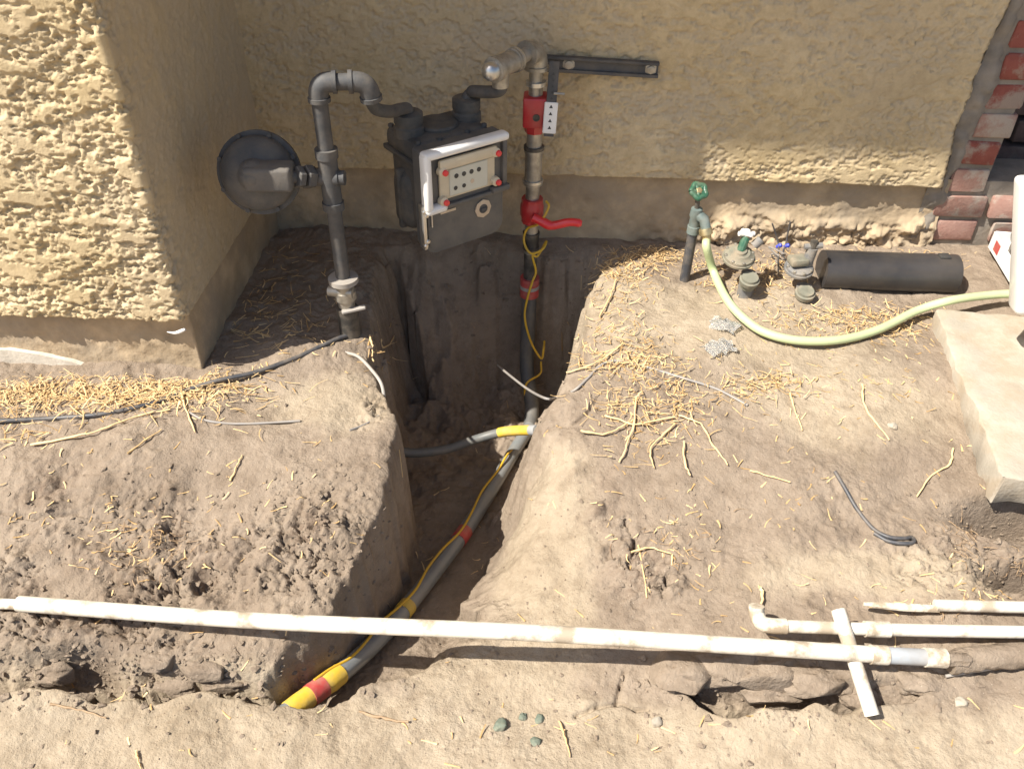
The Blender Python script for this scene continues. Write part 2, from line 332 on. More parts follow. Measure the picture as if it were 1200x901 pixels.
def height(X, Y):
    n1 = fbm(X, Y, 5, 4, 0); n2 = fbm(X, Y, 22, 4, 8)
    h = base_h(X, Y) + .022 * n1
    rough = sst(-.05, .25, fbm(X, Y, 4.5, 3, 20) + .12 * (X < -.3))                 # crumbly patches
    nd = .012 + .018 * sst(.95, 1.1, Y) + .022 * sst(1.5, 1.7, Y); d, w = poly_field(T1, X + nd * fbm(X, Y, 9, 3, 30), Y + nd * fbm(X, Y, 9, 3, 34))
    d = d + (.010 + .004 * sst(1.5, 1.7, Y)) * fbm(X, Y, 42, 3, 38); h = h - .014 * np.exp(-np.abs(np.minimum(d, 0)) / .03)
    zf = np.interp(Y, FLY, FLZ) + .02 * n1 + .05 * sst(1.55, 1.8, Y) * (fbm(X, Y, 13, 4, 26, .6) + .25)
    s = np.clip(d / np.maximum(w, .01), 0, 1); s = s * s * (3 - 2 * s); h = h * (1 - s) + zf * s
    humus = np.zeros_like(h)
    for T, fz, sd in ((T2, -.26, 40), (T3, -.245, 44)):
        d2, w2 = poly_field(T, X + .035 * fbm(X, Y, 11, 3, sd), Y + .035 * fbm(X, Y, 11, 3, sd + 3))
        s2 = np.clip(d2 / np.maximum(w2, .01), 0, 1); s2 = s2 * s2 * (3 - 2 * s2)
        s2 = s2 + .18 * np.sin(s2 * 9.4 + 8 * n1) * (s2 * (1 - s2)) * 2              # broken ledges
        f2 = np.minimum(h, fz + .03 * n1); h = h * (1 - s2) + f2 * s2 - .05 * np.abs(fbm(X, Y, 26, 4, sd + 6, .6)) * 4 * s2 * (1 - s2) + .01 * s2 * (1 - s2)
        rough = np.maximum(rough, .7 * sst(0, .03, d2) * (1 - sst(.1, .16, d2)))
    # hollows under the slab and between the roots at the right
    for px, py, z, rx, ry, dz in ((1225, 606, -.05, .15, .05, .14), (1218, 668, -.05, .09, .03, .12), (108, 796, -.17, .05, .035, .06), (232, 655, -.03, .022, .03, .035), (150, 628, -.03, .03, .02, .014), (20, 692, -.05, .06, .012, .02)):
        p = at(px, py, z=z); h = h - dz * np.exp(-(((X - p.x) / rx) ** 2 + ((Y - p.y) / ry) ** 2) ** 2)
    # humus / crumble zone on the left mound and at the right
    for px, py, rx, ry in ((170, 640, .16, .12), (60, 690, .2, .06), (360, 620, .1, .06), (700, 560, .05, .1), (1130, 640, .12, .06), (760, 640, .06, .08), (60, 570, .08, .05)):
        p = at(px, py, z=-.03); humus = np.maximum(humus, np.exp(-(((X - p.x) / rx) ** 2 + ((Y - p.y) / ry) ** 2)))
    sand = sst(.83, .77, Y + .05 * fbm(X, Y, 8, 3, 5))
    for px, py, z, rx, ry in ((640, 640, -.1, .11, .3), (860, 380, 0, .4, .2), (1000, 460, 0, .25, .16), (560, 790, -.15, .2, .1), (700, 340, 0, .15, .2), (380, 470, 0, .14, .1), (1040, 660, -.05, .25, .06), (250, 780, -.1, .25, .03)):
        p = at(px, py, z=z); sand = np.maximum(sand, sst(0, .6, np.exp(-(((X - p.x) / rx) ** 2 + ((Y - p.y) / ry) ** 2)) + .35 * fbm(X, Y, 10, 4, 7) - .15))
    humus = humus * sst(-.25, .3, fbm(X, Y, 14, 4, 50))
    rough = np.clip(rough * .45 * (1 - .75 * sand) + humus * 1.1, 0, 1.2)
    crumb = 0
    for px, py, rx, ry in ((170, 640, .2, .13), (60, 680, .22, .09), (350, 630, .13, .1), (250, 700, .25, .05), (735, 610, .035, .06), (790, 655, .05, .03), (1140, 650, .13, .08), (440, 480, .03, .1)):
        p = at(px, py, z=-.03); crumb = np.maximum(crumb, np.exp(-(((X - p.x) / rx) ** 2 + ((Y - p.y) / ry) ** 2) ** 1.5))
    crumb = crumb * sst(-.45, .25, fbm(X, Y, 7, 3, 47)); rg_ = np.abs(fbm(X, Y, 30, 5, 11, .62))
    k1, k2 = worley(X + .012 * n2, Y * 1.2 + .012 * n2, 26, 61)
    h = h + crumb * (.022 * fbm(X, Y, 16, 4, 45, .6) + .03 * (rg_ - .2) - .022 * sst(.07, .0, rg_) + .014 * np.sqrt(np.clip(1 - 1.3 * k1, 0, 1)) * np.clip(vnoise(X * 9, Y * 9, 63) * 2 + .6, 0, 1.4) - .006)
    a1, a2 = worley(X + .01 * n2, Y + .01 * n2, 38, 52); b1, b2 = worley(X, Y, 95, 54)
    clod = np.sqrt(np.clip(1 - a1 * 1.25, 0, 1)) * (vnoise(X * 38, Y * 38, 56) + .55); grit = np.sqrt(np.clip(1 - b1 * 1.5, 0, 1)) * np.clip(vnoise(X * 95, Y * 95, 57) + .25, 0, 1)
    h = h + rough * (.008 * clod + .005 * grit + .016 * np.abs(fbm(X, Y, 34, 4, 62, .6)) - .005) + (.0035 + .012 * np.clip(rough, 0, 1)) * (1 - .4 * sand) * n2 + .0022 * (1 - .5 * sand) * grit * sst(-.2, .3, fbm(X, Y, 7, 2, 58)) + .0018 * fbm(X, Y, 110, 3, 60)
    for cr in CRACKS:
        P = [at(a, b, z=-.04 if b < 700 else -.15) for a, b in cr]
        for p, q in zip(P[:-1], P[1:]):
            dx = q.x - p.x; dy = q.y - p.y; t = np.clip(((X - p.x) * dx + (Y - p.y) * dy) / (dx * dx + dy * dy), 0, 1)
            h = h - .012 * np.exp(-(np.hypot(X - p.x - t * dx + .004 * n2, Y - p.y - t * dy + .004 * n2) / .0035) ** 2)
    return h, humus, sand
def axis(stops):
    out = [stops[0][0]]
    for (a, s0), (b, s1) in zip(stops[:-1], stops[1:]):
        while out[-1] < b - 1e-9: out.append(min(b, out[-1] + s0))
    return np.array(out)
gx = axis([(-60, 12), (-12, 3), (-3, .3), (-1.5, .0036), (1.5, .3), (3, 3), (12, 12), (60, 12)])
gy = axis([(-60, 12), (-12, 3), (-3, .4), (.2, .02), (.6, .0028), (1.1, .0036), (2.2, .2), (4, 4), (60, 12)])
GX, GY = np.meshgrid(gx, gy)
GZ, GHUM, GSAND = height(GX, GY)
far = sst(1.6, 3, np.abs(GX)) + sst(.4, -.5, GY) ; GZ = GZ * (1 - np.clip(far, 0, 1)) + -.12 * np.clip(far, 0, 1)
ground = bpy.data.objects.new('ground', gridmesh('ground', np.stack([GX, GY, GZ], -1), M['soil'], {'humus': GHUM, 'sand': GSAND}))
COL.objects.link(ground); tag(ground, 'dry dug-up sandy soil with an open trench', None, None, 'structure')
gxl = gx.tolist(); gyl = gy.tolist()
def gh(x, y):
    i = min(max(bisect.bisect_left(gxl, x) - 1, 0), len(gxl) - 2); j = min(max(bisect.bisect_left(gyl, y) - 1, 0), len(gyl) - 2)
    u = (x - gxl[i]) / (gxl[i + 1] - gxl[i]); v = (y - gyl[j]) / (gyl[j + 1] - gyl[j])
    return float((GZ[j, i] * (1 - u) + GZ[j, i + 1] * u) * (1 - v) + (GZ[j + 1, i] * (1 - u) + GZ[j + 1, i + 1] * u) * v)
def og(px, py, up=0.0):
    """the point of the ground seen at a place of the photograph, lifted by up"""
    d = ray(px, py); t = .7
    while t < 6:
        p = CLOC + d * t
        if p.z <= gh(p.x, p.y): break
        t += .025
    lo = t - .025; hi = t
    for _ in range(12):
        mid = (lo + hi) / 2; p = CLOC + d * mid
        if p.z <= gh(p.x, p.y): hi = mid
        else: lo = mid
    p = CLOC + d * hi; return Vector((p.x, p.y, p.z + up))
# ================================================================== THE HOUSE
house = thing('stucco_house', 'tan stucco house wall with projecting bay at left and shaded recess behind gas meter', 'house', (-.77, 1.46, 0))
def stucco_h(a, b, smooth=0.0, s=0):
    """trowelled lace texture: smooth raised skins over a rough pitted coat"""
    m = fbm(a, b * 2.1, 9, 4, 1 + s); plate = sst(-.015, .03, m + .3 * fbm(a, b, 34, 3, 5 + s))
    pit1, _ = worley(a + .004 * fbm(a, b, 60, 2, 9), b, 85, 12); r = fbm(a, b, 60, 4, 15 + s, .65)
    coarse = .0062 * r - .0035 * np.clip(.45 - pit1, 0, 1)
    crater = fbm(a, b * 1.6, 46, 3, 19 + s); hole = sst(.15, .25, crater) * (1 - .35 * plate)
    h = (1 - plate) * coarse + plate * (.0045 + .0007 * r) - .006 * hole + .005 * fbm(a, b, 4, 2, 22)
    return h * (1 - smooth) + smooth * (.003 * fbm(a, b, 12, 4, 25) + .0015 * r)
def wallmesh(name, path, zs, hfun, zbot, thick, mat, grime_shade=None, pitshade=0):
    """path: list of (s, x, y, nx, ny); a skin standing on the path with a return along its bottom"""
    S = np.array([p[0] for p in path]); PX = np.array([p[1] for p in path]); PY = np.array([p[2] for p in path]); NX = np.array([p[3] for p in path]); NY = np.array([p[4] for p in path])
    A, Z = np.meshgrid(S, zs); h = hfun(A, Z); zb = zbot(A)
    fade = np.clip((.95 - Z) / .05, 0, 1) * 1.0
    h = np.where(Z > 1.0, .002, h)
    Zw = np.where(Z < zs[0] + .05, Z + (zb - zs[0]) * (1 - (Z - zs[0]) / .05), Z)
    P = np.stack([PX + NX * h, PY + NY * h, Zw], -1)
    rows = [P]
    r0 = P[0].copy(); back = []
    for k, (dn, dz) in enumerate(((-.35, .000), (-1.0, .004))):
        q = r0.copy(); q[:, 0] += NX * thick * dn; q[:, 1] += NY * thick * dn; q[:, 2] += dz; back.append(q)
    P = np.concatenate([np.stack(back[::-1]), P], 0)
    g = (grime_shade(A, Z) if grime_shade is not None else np.zeros_like(A)); g = np.clip(g + pitshade * sst(.0012, -.0022, h), 0, 1); g = np.concatenate([g[:1], g[:1], g], 0)  # low relief tinted darker: shade of the pits put into the colour
    o = bpy.data.objects.new(name, None)
    me = gridmesh(name, P - np.array(ORG[house]), mat, {'grime_shade': g})
    ob = bpy.data.objects.new(name, me); bpy.data.objects.remove(o); COL.objects.link(ob); ob.parent = house; ob.name = name; ORG[ob] = ORG[house]; return ob
def lin(a, b, step): return np.linspace(a, b, max(2, int(abs(b - a) / step) + 1))
zs_bay = np.concatenate([lin(.155, .95, .0026), [1.0, 1.2, 2.0, 2.58]])
path = []
s = 0; rc = .012
for x in np.concatenate([[-3.0, -2.0, -1.4], lin(-1.35, BAYX - rc, .0028)]): path.append((x, x, BAYY, 0, -1))
s0 = BAYX - rc
for a in lin(0, math.pi / 2, .18)[1:-1]: path.append((s0 + rc * a, BAYX - rc + rc * math.sin(a), BAYY + rc - rc * math.cos(a), math.sin(a), -math.cos(a)))
for y in lin(BAYY + rc, WALLY + .01, .0045): path.append((s0 + rc * 1.57 + y - BAYY - rc, BAYX, y, 1, 0))
SIDE = s0 + .015
bay = wallmesh('bay_wall', path, zs_bay, lambda A, Z: stucco_h(A * 1.45, Z * 1.45, .8 * sst(SIDE - .004, SIDE + .06, A)) * .95, lambda A: .155 + .004 * fbm(A, A * 0, 30, 3, 3) , .05, M['stucco'],
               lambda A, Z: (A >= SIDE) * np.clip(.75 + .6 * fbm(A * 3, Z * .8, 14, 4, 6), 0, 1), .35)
bay['label'] = 'projecting bay wall with thick trowelled stucco, sunlit front'
# back wall: right edge is broken off raggedly
zs_bk = np.concatenate([lin(.214, .98, .0031), [1.05, 1.3, 2.0, 2.58]])
EDGE = at(1108, 214, Y=WALLY).x
path = [(x, x, WALLY, 0, -1) for x in lin(BAYX - .01, EDGE, .0031)]
bk = wallmesh('back_wall', path, zs_bk, lambda A, Z: stucco_h(A * 1.7 + 3.1, Z * 1.7, .1, 4) * .6, lambda A: .214 + .006 * fbm(A, A * 0, 14, 3, 5), .04, M['stucco'],
              lambda A, Z: .22 * sst(-.1, .35, fbm(A, Z, 5, 4, 9)), .75)
me = bk.data; co = np.empty(len(me.vertices) * 3, np.float32); me.vertices.foreach_get('co', co); co = co.reshape(-1, 3)
wx = co[:, 0] + ORG[house].x; zz = co[:, 2]; t = sst(EDGE - .5, EDGE, wx)
co[:, 0] += t * (.028 * fbm(zz, zz * 0, 7, 4, 17) - .01); co[:, 1] += .012 * sst(EDGE - .012, EDGE, wx)
me.vertices.foreach_set('co', co.ravel()); me.update(); bk['label'] = 'shaded recessed stucco wall with sunlit bottom strip'
# stucco edge return at the right
mb = MB(); zz = np.linspace(.2, 2.58, 240); ex = [EDGE + float(.028 * fbm(np.array(z), np.array(0.), 7, 4, 17) - .01) for z in zz]
V = []; F = []
for z, x in zip(zz, ex): V += [(x - .002, WALLY + .008, z), (x + .004 + .004 * random.random(), WALLY + .028 + .004 * random.random(), z)]
for i in range(len(zz) - 1): F.append((2 * i, 2 * i + 1, 2 * i + 3, 2 * i + 2))
mb.add(V, F); part('broken_edge', mb, M['mortar'], bk)
# footings (rough poured concrete)
def footing(name, x0, x1, y, z0, z1, amp, lumps, parent, step=.006, right=None):
    xs = lin(x0, x1, step); zs = lin(z0, z1, step); A, Z = np.meshgrid(xs, zs)
    h = amp * fbm(A, Z, 18, 4, 33) + .002 * fbm(A, Z, 90, 3, 36) + lumps(A, Z)
    P = np.stack([A, y - h, Z], -1)
    if right:                                   # turn the corner with one more strip
        ys = lin(y + .004, y + right, .02); q = np.stack([np.full((len(zs), len(ys)), x1) + .002 * fbm(np.tile(ys, (len(zs), 1)), np.tile(zs[:, None], (1, len(ys))), 25, 3, 3), np.tile(ys, (len(zs), 1)), np.tile(zs[:, None], (1, len(ys)))], -1)
        P = np.concatenate([P, q], 1)
    me = gridmesh(name, P - np.array(ORG[house]), M['footing']); ob = bpy.data.objects.new(name, me); COL.objects.link(ob); ob.parent = parent; ORG[ob] = ORG[house]; return ob
def lump_back(A, Z):
    m = sst(.25, .45, A) * sst(.12, .07, Z + .03 * fbm(A, Z, 9, 3, 41))
    c1, _ = worley(A, Z * 1.6, 16, 42)
    c2, _ = worley(A, Z * 1.3, 45, 46)
    return m * (.008 + .022 * np.clip(.7 - c1, 0, 1) + .022 * fbm(A, Z, 24, 5, 44, .65) + .008 * np.clip(.5 - c2, 0, 1) - .012 * sst(.05, 0, np.abs(fbm(A, Z, 13, 4, 40))))
footing('footing', BAYX - .01, EDGE + .03, WALLY + .028, -.6, .226, .005, lump_back, bk, .0042)
footing('footing', -1.5, BAYX - .004, BAYY + .032, -.3, .17, .004, lambda A, Z: .003 * fbm(A, Z, 40, 3, 46), bay, right=.7)
# white plaster patch on the bay footing and bent metal screed
mb = MB(); pts = [(-60, 412), (10, 410), (48, 416), (66, 420), (84, 424), (104, 431), (96, 442), (60, 447), (-60, 448)]
P = [at(a, b, Y=BAYY + .022) for a, b in pts]; mb.add(P + [p + Vector((0, .012, 0)) for p in P], [tuple(range(len(P)))] + [(i, (i + 1) % len(P), (i + 1) % len(P) + len(P), i + len(P)) for i in range(len(P))])
part('plaster_patch', mb, M['plaster'], bay, 'whitish plaster patch on the footing')
mb = MB()
for (a, b, c, d) in ((196, 389, 217, 386),):
    p = at(a, b, Y=BAYY + .008); q = at(c, d, Y=BAYY + .002)
    mb.tube(spline([p, p.lerp(q, .5) + Vector((0, -.004, -.003)), q], 4), [.001, .0016, .0022, .0028, .0034, .004, .0042, .004, .003], 8)
part('weep_screed', mb, M['white'], bay, 'bent white metal screed end')
# eaves
mb = MB(); mb.box((-4.2, 1.31, 2.6), (2.6, 2.6, 2.72)); mb.box((-4.2, 1.28, 2.56), (2.6, 1.308, 2.75), .004)
part('roof_eave', mb, M['wood'], house)
# ---------------------------------------------------------------- brick chimney
BY = WALLY + .03
ch = thing('brick_chimney', 'broken red brick chimney base at the right end of the stucco wall', 'chimney', (1.3, BY, 0))
c0 = at(1076, 272, Y=BY).x + .012; z0 = at(1105, 284, Y=BY).z; CH = .0765
mb = MB()
zc = np.linspace(z0 - .3, 2.5, 150); V = []; F = []
for k, z in enumerate(zc):
    l_ = EDGE - .04; V += [(l_, BY + .03 + .004 * random.random(), z), (c0 + .2, BY + .012 + .006 * random.random(), z), (c0 + .2, BY + .16, z)]
# mortar core
part('mortar_core', MB().box((EDGE - .05, BY + .005, -.4), (c0 + .125, BY + .2, 2.5)).box((c0 + .125, BY + .007, -.4), (c0 + .8, BY + .2, z0 + 2.45 * CH)), M['mortar'], ch)
# rubble mortar smeared between stucco edge and bricks
mb = MB(); xs = lin(EDGE - .03, c0 + .075, .007); zs = lin(-.1, 1.0, .007); A, Z = np.meshgrid(xs, zs)
cell, c2 = worley(A, Z, 22, 48); hh = .012 * (.5 - cell) + .02 * fbm(A, Z, 14, 4, 50)
Pm = np.stack([A, BY - .006 + .03 * sst(c0 + .0 + .04 * np.clip(Z, 0, .5), c0 + .05 + .06 * np.clip(Z, 0, .5), A) - hh, Z], -1)
ob = bpy.data.objects.new('mortar_smear', gridmesh('mortar_smear', Pm - np.array(ORG[ch]), M['mortar'])); COL.objects.link(ob); ob.parent = ch; ORG[ob] = ORG[ch]
def brick_mesh(w, d, h, seed, mat):
    rr = random.Random(seed); bm = bmesh.new(); bmesh.ops.create_cube(bm, size=1)
    for v in bm.verts: v.co = Vector((v.co.x * w, v.co.y * d, v.co.z * h))
    bmesh.ops.bevel(bm, geom=bm.edges[:], offset=.006, segments=2, profile=.5, affect='EDGES')
    for v in bm.verts: v.co += Vector((rr.uniform(-1, 1), rr.uniform(-1, 1), rr.uniform(-1, 1))) * .0022
    me = bpy.data.meshes.new('brick'); bm.to_mesh(me); bm.free(); me.materials.append(mat)
    me.polygons.foreach_set('use_smooth', [True] * len(me.polygons)); me.set_sharp_from_angle(angle=R(50)); return me
BV = {}
def brick(x0, x1, z, y, kind, seed):
    w = round(x1 - x0, 3); key = (w, kind, seed % 3)
    if key not in BV: BV[key] = brick_mesh(w, .09, CH - .013, seed, M[kind])
    o = bpy.data.objects.new('brick', BV[key]); COL.objects.link(o); o.parent = ch
    o.location = Vector(((x0 + x1) / 2, y + .045, z)) - ORG[ch]; o.rotation_euler = (random.uniform(-.02, .02), random.uniform(-.03, .03), random.uniform(-.03, .03))
kinds = ['brick_pale', 'brick_pale', 'brick_pale', 'brick', 'brick_pale', 'brick', 'brick', 'brick', 'brick', 'brick', 'brick', 'brick', 'brick', 'brick']
for k in range(14):
    z = z0 + CH * (k + .5); off = [0, .01, .02, .03, .036, .042, .046, .05][min(k, 7)] + (.004, -.004)[k % 2]
    wd = .14 if k < 2 else .098
    brick(c0 + off, c0 + off + wd, z, BY - .006 * random.random(), kinds[k], k)
    if k < 2:
        x = c0 + off + wd + (.045 if k == 0 else .012)
        brick(x, x + .2, z, BY - .004, 'brick_pale', k + 20); brick(x + .212, x + .412, z, BY, 'brick', k + 30)
for k in range(2, 13):                       # back of the opening, in much darker brick
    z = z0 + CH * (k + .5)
    for j in range(3): x = c0 + .14 + (k % 2) * .1 + j * .212; brick(x, x + .2, z, BY + .165, 'brick_dark', k * 3 + j)
mb = MB().box((c0 + .13, BY + .25, -.2), (c0 + .9, BY + .3, 2.5)); part('opening_back', mb, M['brick_dark'], ch)

# ================================================================== CONCRETE SLAB at the right
A0 = at(1097, 362, z=.035); A1 = at(1176, 559, z=.03)
e = (A1 - A0).normalized(); sd = Vector((-e.y, e.x, 0)).normalized(); sd = sd if sd.x > 0 else -sd
mb = MB(); bm = bmesh.new()
cs = [A0 + sd * 0, A1, A1 + sd * .9 - e * .02, A0 + sd * .9 - e * .02]
vs_ = [bm.verts.new(c) for c in cs]; f = bm.faces.new(vs_); r = bmesh.ops.extrude_face_region(bm, geom=[f])
for v in [g for g in r['geom'] if isinstance(g, bmesh.types.BMVert)]: v.co.z -= .075
bmesh.ops.recalc_face_normals(bm, faces=bm.faces); bmesh.ops.bevel(bm, geom=bm.edges[:], offset=.004, segments=2, profile=.5, affect='EDGES')
bmesh.ops.subdivide_edges(bm, edges=[x for x in bm.edges if x.calc_length() > .1], cuts=30, use_grid_fill=True)
for v in bm.verts:
    nse = float(fbm(np.array(v.co.x), np.array(v.co.y + v.co.z), 14, 5, 5, .7)); v.co += Vector((nse, nse, nse * .25)) * .015
mb._bm(bm); solo('concrete_slab', mb, M['slab'], A1, 'pale concrete slab with undercut front corner at the right edge', 'slab', smooth=40)

# ================================================================== GAS METER SET
C = Vector((-.252, 1.90, .199)); PHI = R(38.8)
MT = Matrix.Translation(C) @ Matrix.Rotation(PHI, 4, 'Z') @ Matrix.Diagonal((.977, .977, .92, 1))
def L(x, y, z): return MT @ Vector((x, y, z))
mt = thing('gas_meter', 'grey diaphragm gas meter with white framed dial cover hanging over the pit', 'gas meter', C)
part('case', MB().box((-.098, -.078, .012), (.098, .08, .215), .028, 4, MT), M['grey_rough'], mt, smooth=60)
part('diaphragm_chamber', MB().box((-.116, -.03, -.004), (.116, .058, .165), .035, 4, MT).box((-.118, .004, .0), (.118, .022, .17), .006, 2, MT), M['grey_rough'], mt, smooth=60)
tp = part('top_cover', MB().box((-.108, -.074, .205), (.108, .078, .262), .02, 3, MT).box((-.112, -.078, .2), (.112, .082, .214), .004, 2, MT), M['grey_rough'], mt, smooth=60)
mb = MB(); mb.lathe(L(.0, .005, .258), (0, 0, 1), [(0, .05), (.008, .05), (.012, .046), (.0125, 0)], 28); part('cap_plate', mb, M['grey_rough'], tp)
for x in (-.078, .086):
    mb = MB(); mb.lathe(L(x, .005, .255), (0, 0, 1), [(0, .036), (.02, .035), (.024, .031), (.03, .031), (.031, .034), (.052, .034), (.055, .03), (.056, 0)], 24); part('connection_boss', mb, M['grey_rough'], mt, smooth=40)
for x, y in ((-.095, -.06), (.095, -.06), (-.04, -.068), (.04, -.068), (.095, .066), (-.095, .066)):
    mb = MB(); mb.lathe(L(x * .98, y, .258), (0, 0, 1), [(0, .007), (.007, .007), (.008, .005), (.0081, 0)], 6); part('bolt', mb, M['grey'], mt)
# front cover plate with rounded lower corners
poly = []
for (cx, cz, a0) in ((-.112, .262, 180), (.112, .262, 90)): pass
def rr_poly(x0, x1, z0, z1, r, top=.006, n=5):
    o = []
    for cx, cz, a0, rad in ((x1 - r, z0 + r, -90, r), (x1 - top, z1 - top, 0, top), (x0 + top, z1 - top, 90, top), (x0 + r, z0 + r, 180, r)):
        for k in range(n + 1): a = R(a0 + 90 * k / n); o.append((cx + rad * math.cos(a), cz + rad * math.sin(a)))
    return o
def plate(x0, x1, z0, z1, r, y0, y1, top=.006): return MB().prism(rr_poly(x0, x1, z0, z1, r, top), y1 - y0, MT @ Matrix.Translation((0, y0, 0)))
fc = part('front_cover', plate(-.116, .116, -.026, .258, .034, -.108, -.07), M['grey_light'], mt)
part('cover_seam', plate(-.108, .108, -.016, .11, .03, -.111, -.1075), M['grey_light'], fc)
# dial cover: a clear box whose lit edges are painted white
ix = part('index_housing', plate(-.104, .108, .112, .246, .004, -.116, -.107, .004), M['grey_light'], mt)
fr = MB(); yy = (-.136, -.105)
fr.box((-.120, yy[0], .243), (.118, yy[1], .264), .008, 3, MT); fr.box((-.122, yy[0], .108), (-.102, yy[1], .258), .008, 3, MT)
fr.box((-.120, yy[0], .098), (-.062, yy[1], .120), .009, 3, MT); part('dial_cover_frame', fr, M['white'], mt, 'white edge of the dial cover', smooth=60)
part('dial_cover_lip', MB().box((-.0615, -.126, .1), (.116, -.106, .112), .004, 2, MT).box((.104, -.126, .108), (.118, -.106, .246), .004, 2, MT).box((.07, -.134, .104), (.123, -.104, .122), .006, 2, MT), M['cream'] if False else M['grey_light'], mt)
fp = part('index_plate', MB().box((-.078, -.124, .126), (.082, -.1155, .232), .005, 2, MT), M['cream'], mt)
part('dial_card', MB().box((-.052, -.127, .133), (.058, -.1235, .205), .002, 1, MT), M['dial'], fp)
part('index_hood', MB().box((-.08, -.132, .207), (.084, -.1235, .236), .006, 2, MT), M['cream'], fp)
for k in range(4):
    mb = MB(); mb.lathe(L(-.033 + k * .0215, -.1268, .184), MT.to_3x3() @ Vector((0, -1, 0)), [(0, .0058), (.001, .0058), (.0011, 0)], 16); part('dial', mb, M['dark'], fp)
for x, z in ((-.036, .152), (-.012, .152), (.012, .158)):
    mb = MB(); mb.lathe(L(x, -.1268, z), MT.to_3x3() @ Vector((0, -1, 0)), [(0, .0052), (.001, .0052), (.0011, 0)], 16); part('dial', mb, M['dark'] if x < 0 else M['badge'], fp)
for x, z in ((-.072, .206), (-.072, .126), (.08, .218), (.08, .138)):
    d_ = MT.to_3x3() @ Vector((0, -1, 0))
    mb = MB(); mb.lathe(L(x, -.12, z), d_, [(0, .012), (.012, .011), (.0135, .008), (.0136, 0)], 16); sc = part('screw_boss', mb, M['cream'], mt)
    mb = MB(); mb.lathe(L(x + .004, -.1335, z - .002), d_, [(0, .0075), (.005, .007), (.0065, .004), (.0066, 0)], 14); part('seal_plug', mb, M['redplastic'], sc, 'red seal plug')
mb = MB(); mb.lathe(L(.052, -.1112, .062), MT.to_3x3() @ Vector((0, -1, 0)), [(0, .024), (.003, .024), (.0035, .022), (.0036, 0)], 8); bd = part('badge', mb, M['badge'], mt, 'octagonal pale badge')
mb = MB(); mb.lathe(L(.052, -.1150, .062), MT.to_3x3() @ Vector((0, -1, 0)), [(0, .012), (.001, .012), (.0011, 0)], 16); mb.box((.043, -.1185, .055), (.062, -.1158, .066), .002, 1, MT); part('emblem', mb, M['grey'], bd)
part('name_strip', MB().box((-.072, -.1125, .082), (-.028, -.1105, .089), 0, 1, MT), M['badge'], mt)
br = part('seal_bracket', MB().box((-.127, -.122, .0), (-.117, -.1, .125), .003, 2, MT).box((-.119, -.118, .0), (-.1165, -.09, .02), .001, 1, MT), M['steel'], mt)
for z in (.012, .022, .096, .108):
    mb = MB(); mb.lathe(L(-.116 if z in (.022, .096) else -.122, -.112, z), MT.to_3x3() @ Vector((0, -1, 0)), [(0, .006), (.009, .006), (.0115, .004), (.0116, 0)], 10); part('bolt', mb, M['steel'], br)
part('latch_rod', MB().tube([L(-.098, -.113, .092), L(-.098, -.1135, .055)], .0022, 8), M['steel'], mt)
inlet = L(-.078, .005, .31); outlet = L(.086, .005, .31)

# ---- inlet riser (grey painted)
RX = Vector((-.392, 1.667, 0))
RX = at(411, 392, z=0); RX.z = 0
def rz(py): return at(0, py, Y=RX.y).z if False else (CLOC + ray(385, py) * ((RX.y - CLOC.y) / ray(385, py).y)).z
ip = thing('inlet_riser', 'grey painted gas inlet riser looping over into the meter', 'gas pipe', RX)
def V3(x, y, z): return Vector((x, y, z))
ze = rz(97); ztee = rz(208)
part('riser', MB().tube([V3(RX.x, RX.y, -.12), V3(RX.x, RX.y, ze - .03)], .0168, 20), M['grey'], ip)
def elbow(p0, p1, p2, r, rb, name, mat, parent, tail=.0):
    """90 degree fitting: path through corner p1 with banded ends"""
    a = (p0 - p1).normalized(); b = (p2 - p1).normalized(); k = r * 1.3
    pts = [p1 + a * (k + .012), p1 + a * (k + .0035), p1 + a * (k + .003)]
    rs = [rb, rb, r]
    for j in range(9):
        t = j / 8; q = (p1 + a * k) * (1 - t) ** 2 + p1 * 2 * t * (1 - t) + (p1 + b * k) * t * t; pts.append(q); rs.append(r)
    pts += [p1 + b * (k + .003), p1 + b * (k + .0035), p1 + b * (k + .012)]; rs += [r, rb, rb]
    return part(name, MB().tube(pts, rs, 20), mat, parent, smooth=50)
E1 = V3(RX.x, RX.y, ze); E2 = at(431, 96, Y=RX.y + .015)
elbow(V3(RX.x, RX.y, ze - .1), E1, E2, .0205, .0232, 'elbow', M['grey'], ip)
elbow(E1, E2, E2 + V3(.008, .012, -.1), .0205, .0232, 'elbow', M['grey'], ip)
part('nipple', MB().tube([E1.lerp(E2, .2), E1.lerp(E2, .8)], .0168, 18), M['grey'], ip)
S = spline([E2 + V3(.002, .004, -.03), at(434, 116, Y=E2.y + .008), at(441, 128, Y=E2.y + .03), at(458, 131, Y=(E2.y + inlet.y) / 2), at(470, 128, Y=inlet.y - .03), at(478, 129, Y=inlet.y - .006), inlet + V3(0, 0, -.03)], 7)
part('swivel_pipe', MB().tube(S, .0135, 16), M['grey'], ip, smooth=60)
part('tee', MB().lathe(V3(RX.x, RX.y, ztee - .075), (0, 0, 1), [(0, .024), (.018, .024), (.0185, .021), (.12, .021), (.1205, .0245), (.14, .0245), (.141, 0)], 22).lathe(V3(RX.x - .045, RX.y, ztee), (1, 0, 0), [(0, .0225), (.012, .0225), (.0125, .019), (.065, .019), (.066, .016), (.078, .016), (.079, 0)], 20), M['grey'], ip)
zu = rz(326)
part('union_flange', MB().lathe(V3(RX.x, RX.y, zu - .008), (0, 0, 1), [(0, .0), (.0005, .035), (.012, .035), (.014, .02), (.015, 0)], 24), M['cable_pale'], ip)
